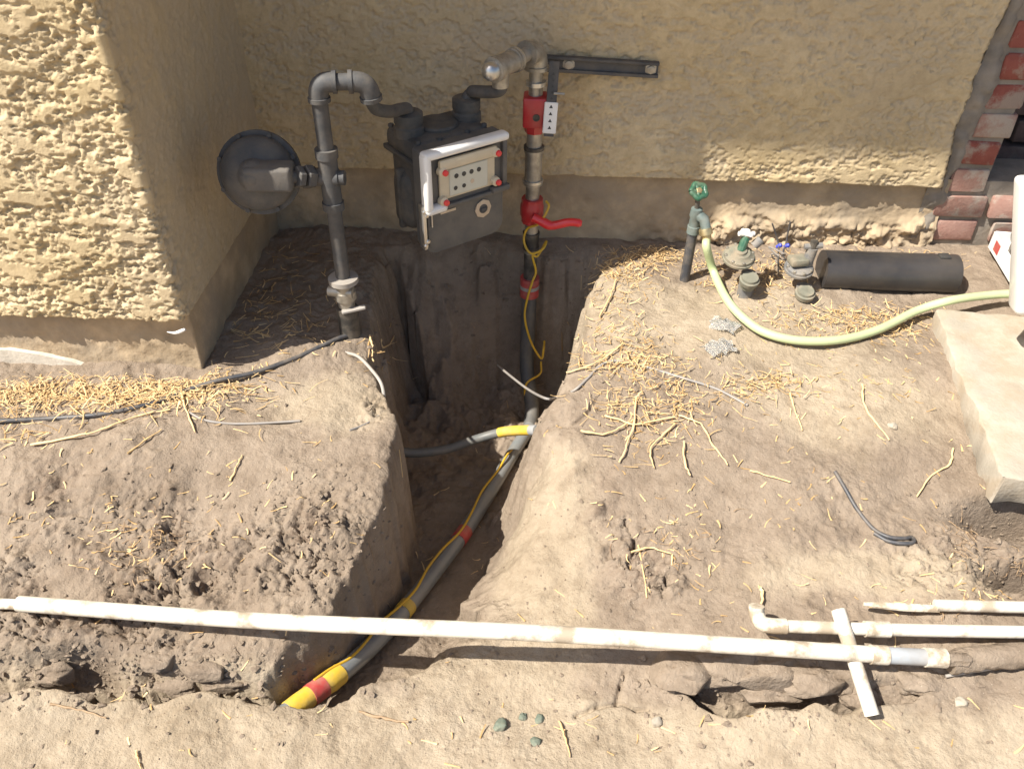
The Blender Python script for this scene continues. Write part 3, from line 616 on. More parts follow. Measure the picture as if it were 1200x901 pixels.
part('stop_cock', MB().lathe(V3(RX.x, RX.y, zu - .075), (0, 0, 1), [(0, .02), (.02, .021), (.021, .026), (.042, .026), (.043, .022), (.066, .024), (.067, 0)], 14).lathe(V3(RX.x - .038, RX.y - .004, zu - .032), (1, -.1, 0), [(0, .013), (.02, .015), (.06, .014), (.061, 0)], 12), M['galv'], ip)
part('stop_lever', MB().box((-.008, -.007, -.004), (.05, .007, .004), .002, 1, Matrix.Translation(V3(RX.x, RX.y - .022, zu - .078)) @ Matrix.Rotation(R(15), 4, 'Z') @ Matrix.Rotation(R(-8), 4, 'Y')), M['cable_pale'], ip)
part('buried_sleeve', MB().tube([V3(RX.x, RX.y, zu - .08), V3(RX.x + .003, RX.y - .004, -.3)], .026, 18), M['black_steel'], ip)

# ---- regulator
rg = at(303, 212, Y=RX.y - .0); rgc = V3(rg.x, RX.y + .01, ztee)
reg = thing('gas_regulator', 'round grey gas pressure regulator tucked beside the bay wall', 'regulator', rgc)
ax = Vector((.12, -.93, .32)).normalized()
part('diaphragm_housing', MB().lathe(rgc - ax * .05, ax, [(0, .03), (.004, .056), (.012, .076), (.02, .079), (.03, .08), (.031, .090), (.046, .090), (.047, .080), (.062, .079), (.074, .072), (.086, .056), (.094, .03), (.096, 0)], 44), M['reg_grey'], reg, smooth=40)
part('rim_ridge', MB().lathe(rgc + ax * .010, ax, [(0, .077), (.009, .0765), (.011, .074), (.009, .07), (.0, .06)], 40), M['reg_grey'], reg, smooth=60)
for k in range(8):
    a = R(22 + 45 * k); u = ax.cross(Vector((0, 0, 1))).normalized(); w = u.cross(ax)
    p = rgc + (u * math.cos(a) + w * math.sin(a)) * .0845
    part('bolt', MB().lathe(p + ax * .002, ax, [(0, .0055), (.007, .0055), (.0071, 0)], 6), M['grey_rough'], reg)
tdir = (V3(RX.x - .04, RX.y, ztee) - rgc)
vb = rgc + ax * .058
part('valve_body', MB().box((-.015, -.028, -.026), (.085, .028, .026), .008, 3, Matrix.Translation(vb) @ Matrix.Rotation(R(3), 4, 'Z')).lathe(vb, ax, [(-.02, .036), (.012, .03), (.03, .012), (.031, 0)], 24), M['reg_grey'], reg, smooth=45)
p0 = vb + V3(.08, .0, 0); p1 = V3(RX.x - .03, RX.y, ztee)
part('nipple', MB().tube([p0 - V3(.01, 0, 0), p1], .0145, 18), M['grey'], reg)
for t, r_, ln in ((.3, .024, .016), (.68, .026, .02)):
    part('hex_nut', MB().lathe(p0.lerp(p1, t) - (p1 - p0).normalized() * ln * .5, p1 - p0, [(0, r_ * .9), (.002, r_), (ln - .002, r_), (ln, r_ * .9), (ln + .0001, 0)], 6), M['grey'], reg)

# ---- outlet riser (galvanised, with seismic valve and ball valve)
OY = 2.035
def oz(py): d = ray(628, py); return (CLOC + d * (OY / d.y)).z
ox = at(628, 100, Y=OY).x
op = thing('house_gas_riser', 'galvanised gas outlet riser with red valves standing in the pit', 'gas pipe', (ox, OY, -.46))
ET = V3(ox, OY, oz(58))
TEE = at(596, 74, Y=OY - .1); PL = at(569, 83, Y=OY - .155)
ad = (TEE - ET).normalized()
elbow(V3(ox, OY, 0), ET, TEE, .0265, .0305, 'elbow', M['galv'], op)
part('nipple', MB().tube([ET + ad * .03, TEE + ad * .0], .0168, 18), M['galv'], op)
tl = (PL - TEE).length
part('tee', MB().lathe(TEE - ad * .03, ad, [(0, .0), (.0003, .0275), (.014, .0275), (.0145, .0245), (.075, .0245), (.0755, .0285), (.09, .0285), (.091, 0)], 24), M['galv'], op)
part('plug', MB().lathe(TEE + ad * .058, ad, [(0, .021), (.018, .021), (.024, .017), (.03, .009), (.031, 0)], 20), M['steel'], op)
part('collar_band', MB().lathe(TEE - ad * .031, ad, [(0, .0), (.0003, .0284), (.008, .0284), (.0083, 0)], 24), M['steel'], op)
tb = TEE + ad * .032
part('tee_branch', MB().tube([tb, tb - V3(0, 0, .045)], [.021, .019], 18), M['galv'], op)
S = spline([tb - V3(0, 0, .035), tb - V3(-.0, 0, .052), tb.lerp(outlet, .3) + V3(0, 0, -.035), tb.lerp(outlet, .75) + V3(0, 0, .0), outlet + V3(.012, .008, .012), outlet + V3(.0, .0, -.002), outlet + V3(0, 0, -.03)], 7)
part('swivel_pipe', MB().tube(S, .0145, 16), M['grey'], op, smooth=60)
def seg(name, ya, yb, r, mat, n=20, ring=0, label=None):
    za, zb = oz(yb), oz(ya); h = zb - za
    pr = [(0, 0), (.0002, r), (h - .0002, r), (h, 0)] if not ring else [(0, 0), (.0002, r + ring), (.008, r + ring), (.0083, r), (h - .0085, r), (h - .0082, r + ring), (h - .0002, r + ring), (h, 0)]
    return part(name, MB().lathe(V3(ox, OY, za), (0, 0, 1), pr, n), mat, op, label)
seg('nipple', 70, 112, .0175, M['galv']); seg('silver_ring', 95, 100, .0245, M['steel'])
za = oz(152); zb = oz(110)
sv = part('seismic_valve', MB().box((ox - .03, OY - .03, za + .012), (ox + .03, OY + .03, zb - .002), .006, 2).lathe(V3(ox, OY, za - .006), (0, 0, 1), [(0, .024), (.02, .029), (.021, 0)], 8), M['red'], op, 'dark red square seismic valve')
part('sight_port', MB().lathe(V3(ox + .004, OY - .029, (za + zb) / 2 - .004), (0, -1, 0), [(0, .009), (.003, .009), (.0031, .006), (.001, .0055), (.0011, 0)], 16), M['black_steel'], sv)
seg('nipple', 150, 176, .0195, M['galv']); seg('nipple_ring', 171, 175, .0265, M['black_steel']); seg('coupling', 174, 216, .0225, M['galv'], ring=.003); seg('silver_ring', 210, 213, .0272, M['steel'])
seg('nipple', 214, 236, .0185, M['galv'])
za = oz(260); zb = oz(232)
bv = part('ball_valve', MB().lathe(V3(ox, OY, za), (0, 0, 1), [(0, 0), (.0005, .028), (.014, .028), (.02, .032), (zb - za - .02, .032), (zb - za - .014, .029), (zb - za - .0005, .029), (zb - za, 0)], 10), M['red'], op, 'red ball valve')
zl = oz(248); lv = at(682, 262, Y=OY - .05)
S = spline([V3(ox + .005, OY - .034, zl), V3(ox + .03, OY - .042, zl - .008), V3(ox + .055, OY - .046, zl - .016), lv.lerp(V3(ox, OY - .04, zl), .25), lv], 5)
mb = MB(); mb.tube(S, [.012] * 5 + [.013] * 5 + [.0115] * 5 + [.011] * 5 + [.007], 12)
part('valve_lever', mb, M['redplastic'], bv, 'bright red valve lever', smooth=60)
seg('nipple', 258, 296, .0185, M['galv']); seg('adapter', 272, 291, .0215, M['black_steel'], ring=.002); seg('coupling', 296, 330, .0185, M['black_steel'])
seg('clamp', 325, 346, .0275, M['redtape'], label='red tape clamp on the riser'); seg('clamp_strap', 333, 337, .0282, M['cable_pale'])
zc1 = oz(344)
BASE = at(621, 498, z=-.455); CAS = spline([V3(ox, OY, zc1 + .01), V3(ox, OY - .01, zc1 - .12), V3(ox, OY - .04, zc1 - .25), BASE + V3(.004, .05, .02), BASE + V3(-.01, -.06, -.012)], 6)
part('casing', MB().tube(CAS, .0215, 18), M['casing'], op, smooth=60)
# ---- wall bracket: strut arm and perforated strap
wb = thing('wall_bracket', 'dark grey steel strut bolted to the back wall beside the riser', 'bracket', at(655, 82, Y=WALLY))
a = at(640, 75, Y=WALLY - .03); b = at(772, 83, Y=WALLY - .018)
ez = (b - a).normalized(); up = V3(0, 0, 1); mtx = Matrix.Translation(a) @ Matrix(((ez.x, 0, 0, 0), (ez.y, 1, 0, 0), (ez.z, 0, 1, 0), (0, 0, 0, 1)))
ln = (b - a).length
strut = part('strut_channel', MB().box((0, -.004, -.019), (ln, .014, -.011), .001, 1, mtx).box((0, -.004, .012), (ln, .014, .019), .001, 1, mtx).box((.001, .006, -.0112), (ln - .001, .013, .0122), 0, 1, mtx), M['grey'], wb)
for t in (.2, .93):
    part('bolt', MB().lathe(mtx @ Vector((ln * t, .006, 0)), (0, -1, 0), [(0, .0155), (.002, .0155), (.0025, .0105), (.008, .0105), (.0085, .008), (.0086, 0)], 6 if t > .5 else 10), M['galv'], wb)
sa = at(650, 72, Y=OY - .015); sb = at(643, 160, Y=OY - .04)
ds = (sb - sa); sl = ds.length; zx = -ds.normalized(); yx = (V3(0, 1, 0) - zx * zx.y).normalized(); xx = yx.cross(zx)
mt2 = Matrix(((xx.x, yx.x, zx.x, sa.x), (xx.y, yx.y, zx.y, sa.y), (xx.z, yx.z, zx.z, sa.z), (0, 0, 0, 1)))
strap = part('strap', MB().box((-.0125, -.003, -sl), (.0125, .003, .0), .001, 1, mt2), M['grey'], wb)
part('strap_tag', MB().box((-.0165, -.0065, -sl * .955), (.0165, -.0032, -sl * .53), .002, 1, mt2), M['white'], wb, 'white tag with arrow marks')
for k in range(4):
    z = -sl * (.59 + .095 * k); part('arrow_mark', MB().prism([(-.0045, z - .003), (.0045, z - .003), (0, z + .005)], -.0006, mt2 @ Matrix.Translation((0, -.0066, 0))), M['dark'], wb)
for k in range(5):
    z = -sl * (.16 + .08 * k); part('arrow_mark', MB().prism([(-.004, z - .003), (.004, z - .003), (0, z + .0045)], -.0006, mt2 @ Matrix.Translation((0, -.0031, 0))), M['dark'], wb)
part('strap_bolt', MB().tube([mt2 @ Vector((.004, -.006, -sl * .41)), mt2 @ Vector((.03, -.004, -sl * .41))], .0035, 8), M['galv'], wb)

# ---- buried gas line in the trench
def tz(y): return float(np.interp(y, FLY, FLZ)) + .027
def tr(px, py, up=0):                           # point on the trench floor line
    z = -.4
    for _ in range(8): p = at(px, py, z=z); z = tz(p.y) + up
    return at(px, py, z=z)
G = [BASE + V3(0, -.03, .02), tr(603, 528, .01), tr(575, 575), tr(545, 622), tr(512, 666), tr(476, 712), tr(440, 752, .01), tr(400, 788, .025), tr(362, 816, .04), tr(330, 840, .05)]
GP = spline(G, 6)
gl = thing('gas_line', 'grey coated gas line with yellow and red tape bands running down the trench', 'gas pipe', G[-2])
part('pipe', MB().tube(GP, .0188, 20), M['pegrey'], gl, smooth=60)
def band(name, i0, i1, r, mat, lab):
    P = [GP[int(i)].lerp(GP[min(int(i) + 1, len(GP) - 1)], float(i) - int(i)) for i in np.linspace(i0, i1, 5)]
    return part(name, MB().tube(P, [r * .985, r, r * 1.01, r, r * .985], 20, rough=.05), mat, gl, lab)
band('tape_band', 18, 19.6, .0204, M['redtape'], 'red tape band'); band('tape_band', 29.6, 30.8, .0202, M['yellowtape'], 'small yellow tape band')
band('tape_band', 42.2, 45.3, .0206, M['yellowtape'], 'yellow tape band nearest the red one'); band('tape_band', 45.2, 47.9, .0214, M['redtape'], 'red tape band at the bank'); band('tape_band', 47.8, 52.5, .0206, M['yellowtape'], 'yellow tape band going into the bank')
# ---- yellow tracer wire
def wob(P, a): return [p + V3(random.uniform(-a, a), random.uniform(-a, a), random.uniform(-a, a) * .5) for p in P]
F_ = OY - .03
W = [at(640, 236, Y=OY - .02), at(643, 243, Y=OY - .035), at(632, 262, Y=OY - .04), at(618, 268, Y=OY - .02), at(614, 283, Y=OY - .02), at(622, 297, Y=F_ - .01), at(636, 292, Y=F_), at(640, 283, Y=OY), at(630, 300, Y=F_ - .005), at(624, 300, Y=F_ - .01), at(628, 318, Y=F_ - .002), at(624, 330, Y=F_ - .004), at(618, 350, Y=F_), at(615, 372, Y=F_ - .01), at(622, 400, Y=F_ - .03), at(634, 420, Y=F_ - .03), at(637, 410, Y=F_ - .03), at(638, 400, Y=OY - .02)]
W2 = [at(634, 424, Y=F_ - .03), at(633, 438, Y=F_ - .03), at(618, 448, Y=F_ - .06), at(615, 462, Y=F_ - .07), at(620, 485, Y=F_ - .09), at(624, 505, Y=F_ - .12), at(614, 530, Y=F_ - .2)]
GW = []
for i in range(7, 47, 3):
    p = GP[i]; dr = (GP[i + 1] - GP[i - 1]).normalized(); sd2 = dr.cross(V3(0, 0, 1)).normalized()
    GW.append(p + sd2 * (.006 * math.sin(i * .6) + .006) + V3(0, 0, .0198 + .002 * random.random()))
tw = thing('tracer_wire', 'thin yellow tracer wire wound down the riser and along the trench pipe', 'wire', W2[-1])
part('riser_loop', MB().tube(spline(W, 6), .0032, 8), M['yellow'], tw); part('lower_run', MB().tube(spline(W2 + GW, 6), .0030, 8), M['yellow'], tw)
# ---- grey service tube crossing the pit
TB = [at(436, 495, z=-.22), at(452, 516, z=-.27), at(475, 530, z=-.31), at(520, 527, z=-.335), at(560, 514, z=-.33), at(590, 506, z=-.3), at(622, 504, z=-.25), at(640, 506, z=-.22)]
S = spline(TB, 6)
sv_ = thing('service_tube', 'grey and yellow tube sagging across the pit below the riser', 'tube', TB[3])
part('tube', MB().tube(S, .0125, 12), M['tube'], sv_, smooth=60); part('yellow_sleeve', MB().tube(S[29:37], .0138, 12), M['yellowtape'], sv_, smooth=60)
part('end_cap', MB().tube(S[36:39], .0142, 12), M['pvc_grey'], sv_)
# ================================================================== PVC SPRINKLER PIPES
def rod(name, pts, r, mat, label, cat, group=None, n=16, k=6, rough=0): 
    S = spline(pts, k) if len(pts) > 2 else pts
    return solo(name, MB().tube(S, r, n, rough=rough), mat, pts[0], label, cat, group, smooth=60)
pm = [at(22, 707, z=-.066), at(300, 727, z=-.04), at(600, 740, z=-.014), at(860, 756, z=-.025), at(1030, 767, z=-.05)]
for k, p in enumerate(pm):
    if k < 2: pass
mp = thing('irrigation_pipe', 'long white plastic pipe spanning the trench', 'pipe', pm[2], 'white plastic irrigation pipes')
part('pipe', MB().tube(spline(pm, 8), .0142, 18), M['pvc'], mp, smooth=60)
q0 = at(1030, 767, z=-.05); q1 = at(1106, 771, z=-.055); dq = q1 - q0
def al(t): return q0 + dq * t
part('coupling', MB().tube([al(-.14), al(.12)], .0165, 18), M['pvc_dirty'], mp)
part('primer_band', MB().tube([al(.1), al(.72)], .0143, 18), M['pvc_grey'], mp, 'grey primed stretch of pipe')
part('coupling', MB().tube([al(.70), al(1.02)], .0165, 18), M['pvc_dirty'], mp)
part('broken_stub', MB().tube([al(1.0), al(1.1), al(1.2), al(1.35), al(1.42)], [.012, .0115, .010, .0105, .006], 14, rough=.45), M['clod'], mp)
p2 = [at(905, 733, z=-.045), at(1060, 738, z=-.045), at(1300, 742, z=-.045)]
sp = thing('irrigation_pipe', 'white plastic pipe with upturned elbow end lying above the long pipe', 'pipe', p2[0], 'white plastic irrigation pipes')
part('pipe', MB().tube(spline(p2, 6), .0112, 16), M['pvc'], sp, smooth=60)
ee = at(888, 726, z=-.045)
part('elbow', MB().tube(spline([at(921, 733.5, z=-.045), at(905, 733, z=-.045), at(893, 730, z=-.045), ee + V3(-.001, .01, .004), ee + V3(-.002, .018, .016)], 5), [.0138] * 21, 16), M['pvc_dirty'], sp, smooth=60)
part('coupling', MB().tube([at(1013, 736.6, z=-.045), at(1042, 737.6, z=-.045)], .0142, 16), M['pvc_dirty'], sp)
p3 = [at(1096, 709, z=-.05), at(1180, 711, z=-.05), at(1300, 713, z=-.05)]
tp_ = thing('irrigation_pipe', 'white plastic pipe with split tip, farthest of the three from the camera', 'pipe', p3[0], 'white plastic irrigation pipes')
part('pipe', MB().tube(p3, .0108, 16), M['pvc'], tp_, smooth=60)
part('split_tip', MB().tube([at(1012, 707.5, z=-.056), at(1030, 709, z=-.056), at(1060, 711, z=-.055), at(1100, 713, z=-.054)], [.003, .005, .0065, .006], 10, rough=.6), M['pvc_dirty'], tp_)
st = [at(982, 714, z=-.022), at(1003, 778, z=-.034), at(1022, 838, z=-.10)]
solo('loose_pipe_offcut', MB().tube([st[0], st[0].lerp(st[2], .5), st[2]], .0125, 16), M['pvc'], st[2], 'short white plastic pipe offcut leaning across the longer pipes', 'pipe')
dk = [at(1112, 776, z=-.075), at(1150, 771, z=-.07), at(1200, 768, z=-.065), at(1300, 764, z=-.06)]
rod('dirt_crusted_root', dk, .021, M['soil'], 'thick dirt-crusted root at the right end of the long white pipe', 'root', rough=.25)
rod('pale_root', [at(1108, 792, z=-.1), at(1140, 786, z=-.09), at(1178, 779, z=-.085)], [.003] * 7 + [.004] * 6, M['cable_pale'], 'thin pale root just below the dirt-crusted root', 'root')
old = [at(-60, 705, z=-.072), at(20, 708, z=-.072), at(45, 710, z=-.073)]
solo('buried_pipe_end', MB().tube(old, .010, 12, rough=.1), M['pvc_dirty'], old[1], 'dirty pipe end half buried at the left edge', 'pipe')

# ================================================================== HOSE BIB, HOSE
hb0 = at(802, 328, z=.0); HY = hb0.y
hz_ = at(815, 255, Y=HY); wh = at(819, 224, Y=HY)
hb = thing('hose_bib', 'standing hose tap with green handwheel on a dark riser', 'tap', hb0)
tdir = (hz_ - V3(hb0.x, HY, hb0.z)).normalized()
part('riser', MB().tube([hb0 - tdir * .06, hb0 + tdir * .155], .0135, 16), M['cable_black'], hb)
c = hb0 + tdir * .165
part('valve_body', MB().lathe(c - tdir * .02, tdir, [(0, .017), (.02, .017), (.021, .0145), (.045, .0145), (.05, .017), (.07, .015), (.072, 0)], 14).tube([c + tdir * .035, c + tdir * .03 + V3(.02, -.012, -.004), c + tdir * .008 + V3(.03, -.02, -.01)], [.015, .014, .013], 14), M['bibbody'], hb, smooth=50)
part('stem', MB().tube([c + tdir * .04, wh - V3(0, 0, .0)], .0065, 10), M['black_steel'], hb)
mb = MB(); wa = Vector((.15, -.62, .75)).normalized(); wu = wa.cross(V3(0, 0, 1)).normalized(); ww = wu.cross(wa)
ring = [wh + (wu * math.cos(a) + ww * math.sin(a)) * (.0185 + .002 * math.cos(5 * a)) for a in np.linspace(0, 2 * math.pi, 41)]
mb.tube(ring, .0072, 10, cap=False)
for k in range(5): a = 2 * math.pi * k / 5; mb.tube([wh, wh + (wu * math.cos(a) + ww * math.sin(a)) * .0185], .0062, 8)
hw = part('handwheel', mb, M['greenwheel'], hb, 'green five-lobed handwheel', smooth=60)
part('wheel_screw', MB().lathe(wh - wa * .004, wa, [(0, .009), (.008, .009), (.011, .006), (.0111, 0)], 14), M['brass'], hw)
noz = c + tdir * .008 + V3(.03, -.02, -.01)
part('spout_nut', MB().lathe(noz + V3(-.004, 0, .006), (.25, -.35, -.9), [(0, .0165), (.004, .0175), (.016, .0175), (.017, .013), (.03, .0115), (.031, 0)], 12), M['brass'], hb)
h0 = noz + V3(.003, -.008, -.022)
HP = [h0, at(828, 290, Y=HY - .05), at(836, 318, z=.055), at(850, 348, z=.04), at(868, 370, z=.03), at(895, 389, z=.024), at(935, 399, z=.02), at(985, 398, z=.02), at(1030, 386, z=.02), at(1075, 364, z=.03), at(1115, 352, z=.055), at(1160, 346, z=.058), at(1190, 344, z=.058)]
rod('garden_hose', HP, .0108, M['hose'], 'pale green garden hose curving from the tap across the soil to the slab', 'hose', n=16, k=8)

# ================================================================== SPRINKLER VALVES, PIPE STUB
def sprinkler(base_px, top_px, label, variant):
    b = at(*base_px, z=.0); t = at(*top_px, Y=b.y + .015); zt = t.z
    r = thing('irrigation_valve', label, 'valve', (b.x, b.y, 0), 'irrigation valves by the footing')
    ax = V3(.0, -.25, 1).normalized(); o = V3(t.x, b.y + .02, zt)
    for k in range(8):
        a_ = R(45 * k + 10); rb = .036 if variant == 0 else .0315; e1 = ax.cross(V3(1, 0, 0)).normalized(); e2 = ax.cross(e1)
        part('bonnet_screw', MB().lathe(o + (e1 * math.cos(a_) + e2 * math.sin(a_)) * rb - ax * (.012 if variant == 0 else .004), ax, [(0, .0042), (.006, .0042), (.0065, .003), (.0066, 0)], 6), M['galv'], r)
    part('lower_pipe', MB().tube([V3(b.x, b.y, -.08), V3(b.x, b.y, zt - .05)], .02, 14), M['valvegrey'], r)
    part('inlet_cup', MB().lathe(V3(b.x, b.y - .012, zt - .085), ax, [(0, .019), (.014, .02), (.016, .025), (.028, .0262), (.03, .022), (.036, .021), (.0361, 0)], 20), M['valvegreen'], r, smooth=45)
    if variant == 0:
        bn = part('bonnet', MB().lathe(o - ax * .03, ax, [(0, .03), (.005, .039), (.0055, .042), (.012, .0425), (.0125, .04), (.02, .039), (.024, .03), (.03, .026), (.031, .018), (.036, .016), (.0365, 0)], 28), M['valvegreen'], r, smooth=45)
        part('stem', MB().tube([o, o + V3(.012, .02, .03)], .011, 10), M['greenwheel'], bn)
        hc = o + V3(.012, .022, .04); mb = MB()
        for k in range(4):
            a = R(20 + 90 * k); mb.tube([hc, hc + V3(math.cos(a) * .022, math.sin(a) * .018, .003 * (k - 1))], [.008, .0065], 8)
        mb.lathe(hc - V3(0, 0, .004), (0, 0, 1), [(0, .009), (.014, .009), (.016, .006), (.0161, 0)], 10); part('cross_handle', mb, M['white'], r, 'white cross handle', smooth=60)
        part('solenoid', MB().tube([o + V3(.034, .01, .012), o + V3(.05, .014, .03)], .012, 12), M['valvegrey'], r)
    else:
        part('bonnet', MB().lathe(o - ax * .02, ax, [(0, .027), (.004, .035), (.0045, .038), (.011, .038), (.0115, .035), (.018, .034), (.022, .026), (.0221, 0)], 24), M['valvegrey'], r, smooth=45)
        part('lid', MB().box((-.024, -.02, 0), (.024, .02, .02), .006, 2, Matrix.Translation(o + V3(-.008, 0, .004)) @ Matrix.Rotation(R(12), 4, 'Z')), M['valvegreen'], r)
        part('solenoid', MB().tube([o + V3(.018, .004, .0), o + V3(.022, .004, .05)], .014, 14).tube([o + V3(.0, .004, .052), o + V3(.045, .004, .058)], .008, 10), M['valvegrey'], r)
        part('stem', MB().tube([o + V3(.02, .004, .04), o + V3(.022, .004, .07)], .010, 10), M['black_steel'], r)
    return r
sprinkler((871, 350), (868, 296), 'round dusty green irrigation valve with white cross handle inside the hose curve', 0)
sprinkler((938, 352), (938, 312), 'dusty irrigation valve with grey solenoid at the open end of the black pipe', 1)
for pts, lab in (([(905, 262, .07), (912, 285, .06), (912, 300, .04), (912, 325, .01)], 'thin dark valve wire with left blue cap'), ([(926, 260, .07), (921, 285, .05), (918, 300, .03), (930, 312, .03)], 'thin dark valve wire with right blue cap')):
    P = [at(a, b, Y=2.03 - (.0 if k < 2 else .05)) for k, (a, b, z) in enumerate(pts)]
    w = thing('valve_wire', lab, 'wire', P[-1], 'wires above the irrigation valves'); part('lead', MB().tube(spline(P, 6), .0022, 6), M['cable_black'], w)
    part('wire_nut', MB().lathe(P[1] + V3(-.004, -.004, -.01), V3(.5, -.2, .4), [(0, .004), (.012, .0065), (.016, .005), (.0161, 0)], 10), M['bluenut'], w, 'blue wire nut')
    cl = [P[2] + V3(random.uniform(-.03, .03), random.uniform(-.02, .02), random.uniform(-.02, .02)) for _ in range(6)]
    part('tangle', MB().tube(spline(cl, 5), .002, 6), M['cable_grey'], w)
# black pipe stub
b0 = at(958, 331, Y=1.955); b1 = at(1114, 330, Y=1.955); axp = (b1 - b0).normalized(); lnp = (b1 - b0).length; rp = .052
b0.z = b1.z = gh((b0.x + b1.x) / 2, b0.y) + rp - .006; axp = (b1 - b0).normalized()
bpz = thing('black_pipe_offcut', 'thick black plastic drain pipe offcut lying by the brick chimney', 'pipe', b0)
part('shell', MB().lathe(b0, axp, [(0, rp * .9), (0.0005, rp), (lnp - .0005, rp), (lnp, rp * .9), (lnp - .03, rp * .9), (.03, rp * .9)], 36), M['abs'], bpz, smooth=50)
part('saddle_notch', MB().box((lnp * .84, -.012, rp - .004), (lnp * .92, .012, rp + .005), .003, 2, Matrix.Translation(b0)), M['dark'], bpz, 'small black raised block on the pipe')

# ================================================================== WHITE WHEELED FRAME at the right edge
wf0 = at(1160, 290, z=.05)
wf = thing('wheeled_frame', 'white metal frame with grey wheel and tall panel at the right edge', 'frame', wf0)
a = at(1160, 288, z=.045); b = at(1240, 420, z=.045); dv = (b - a); dl = dv.length; dv.normalize(); pv = V3(-dv.y, dv.x, 0); 
if pv.x < 0: pv = -pv
mx = Matrix(((pv.x, dv.x, 0, a.x), (pv.y, dv.y, 0, a.y), (0, 0, 1, a.z), (0, 0, 0, 1)))
part('base_channel', MB().box((0, 0, -.005), (.075, dl, .002), .001, 1, mx).box((-.004, 0, -.005), (0.0, dl, .045), .001, 1, mx).box((0.0005, -.004, -.005), (.075, 0, .045), .001, 1, mx), M['white'], wf)
part('red_mark', MB().box((-.0052, .035, .008), (-.0038, .07, .036), 0, 1, mx), M['redtape'], wf, 'faded red print on the channel')
wc = mx @ Vector((.045, .085, .03))
wl_ = part('wheel', MB().lathe(wc - pv * .02, pv, [(0, .014), (0.0004, .032), (.004, .034), (.036, .034), (.0396, .032), (.04, .014)], 24), M['valvegrey'], wf)
part('hub', MB().lathe(wc - pv * .022, pv, [(0, .0), (.0003, .0138), (.044, .0138), (.0443, 0)], 16), M['dark'], wl_)
part('wheel', MB().lathe(mx @ Vector((.05, .03, .055)) - pv * .012, pv, [(0, .0), (0.0004, .026), (.004, .03), (.03, .03), (.034, .0)], 24), M['valvegrey'], wf)
yp = 1.60; P = [at(1190, 372, Y=yp), at(1330, 372, Y=yp), at(1330, 215, Y=yp), at(1198, 215, Y=yp)]
bm = bmesh.new(); f = bm.faces.new([bm.verts.new(p) for p in P]); r = bmesh.ops.extrude_face_region(bm, geom=[f])
for v in [g for g in r['geom'] if isinstance(g, bmesh.types.BMVert)]: v.co.y += .05
bmesh.ops.recalc_face_normals(bm, faces=bm.faces); bmesh.ops.bevel(bm, geom=bm.edges[:], offset=.014, segments=4, profile=.5, affect='EDGES')
part('panel', MB()._bm(bm), M['white'], wf, 'tall white rounded panel', smooth=60)

# ================================================================== CABLES AND WIRES on the soil
def cable(name, pts, r, mat, label, n=8, cat='cable'):
    P = []
    for q in pts:
        if len(q) == 2: P.append(og(q[0], q[1], r * .8))
        else: P.append(at(q[0], q[1], z=q[2]))
    S = spline(P, 6); return solo(name, MB().tube(S, r, n), mat, P[0], label, cat, smooth=60)
cable('black_cable', [(-40, 496), (0, 495), (60, 492), (120, 487), (180, 474), (220, 459), (255, 446, .012), (300, 436, .012), (350, 418, .012), (398, 396, .015), (420, 392, .0)], .0055, M['cable_black'], 'black cable lying along the bay footing and running to the inlet riser', 10)
cable('pale_cable', [(404, 413, .0), (420, 418, .005), (436, 434, .0), (447, 450, -.01), (450, 470, -.04), (447, 492, -.1)],   .0042, M['cable_pale'], 'short pale grey cable bent over the edge of the left mound', 10)
cable('thin_wire', [(222, 484), (240, 493), (268, 497), (300, 497), (352, 494)], .0028, M['cable_grey'], 'thin grey wire on top of the left mound', cat='wire')
cable('thin_wire', [(410, 505), (428, 498), (444, 488)], .0025, M['cable_grey'], 'thin wire end poking from the edge of the left mound', cat='wire')
cable('thin_wire', [(583, 428, -.26), (600, 442, -.2), (620, 457, -.14), (640, 467, -.05), (652, 467), (672, 459), (688, 445), (703, 430), (720, 424), (750, 429), (800, 444), (840, 457), (876, 476)], .0034, M['cable_grey'], 'grey wire crossing from the pit over the straw on the right bank', cat='wire')
cable('black_wire', [(978, 554), (990, 574), (1004, 598), (1022, 620), (1040, 630), (1058, 632), (1068, 631), (1070, 636), (1060, 638), (1040, 635), (1024, 626)], .0042, M['cable_black'], 'black wire with doubled-back end lying on the right bank', cat='wire')

# ================================================================== CLEAR PLASTIC, STONES, CLODS
def shard(px, py, label, seed, sx=.035, sy=.025):
    rr = random.Random(seed); p = og(px, py); bm = bmesh.new(); bmesh.ops.create_grid(bm, x_segments=6, y_segments=5, size=1)
    for v in bm.verts: v.co = Vector((v.co.x * sx * (1 + .2 * rr.uniform(-1, 1)), v.co.y * sy * (1 + .25 * rr.uniform(-1, 1)), .008 + .012 * rr.random() - .012 * (v.co.x ** 2 + v.co.y ** 2) * .5))
    r = bmesh.ops.solidify(bm, geom=bm.faces[:], thickness=.0018); mb = MB()._bm(bm, Matrix.Translation(p) @ Matrix.Rotation(rr.uniform(-.5, .5), 4, 'Z'))
    solo('clear_plastic_shard', mb, M['clear'], p, label, 'plastic shard', 'clear plastic shards below the hose', smooth=25)
shard(848, 382, 'crumpled clear plastic shard, the one nearer the hose', 3); shard(842, 409, 'crumpled clear plastic shard, the lower of the two below the hose', 5)
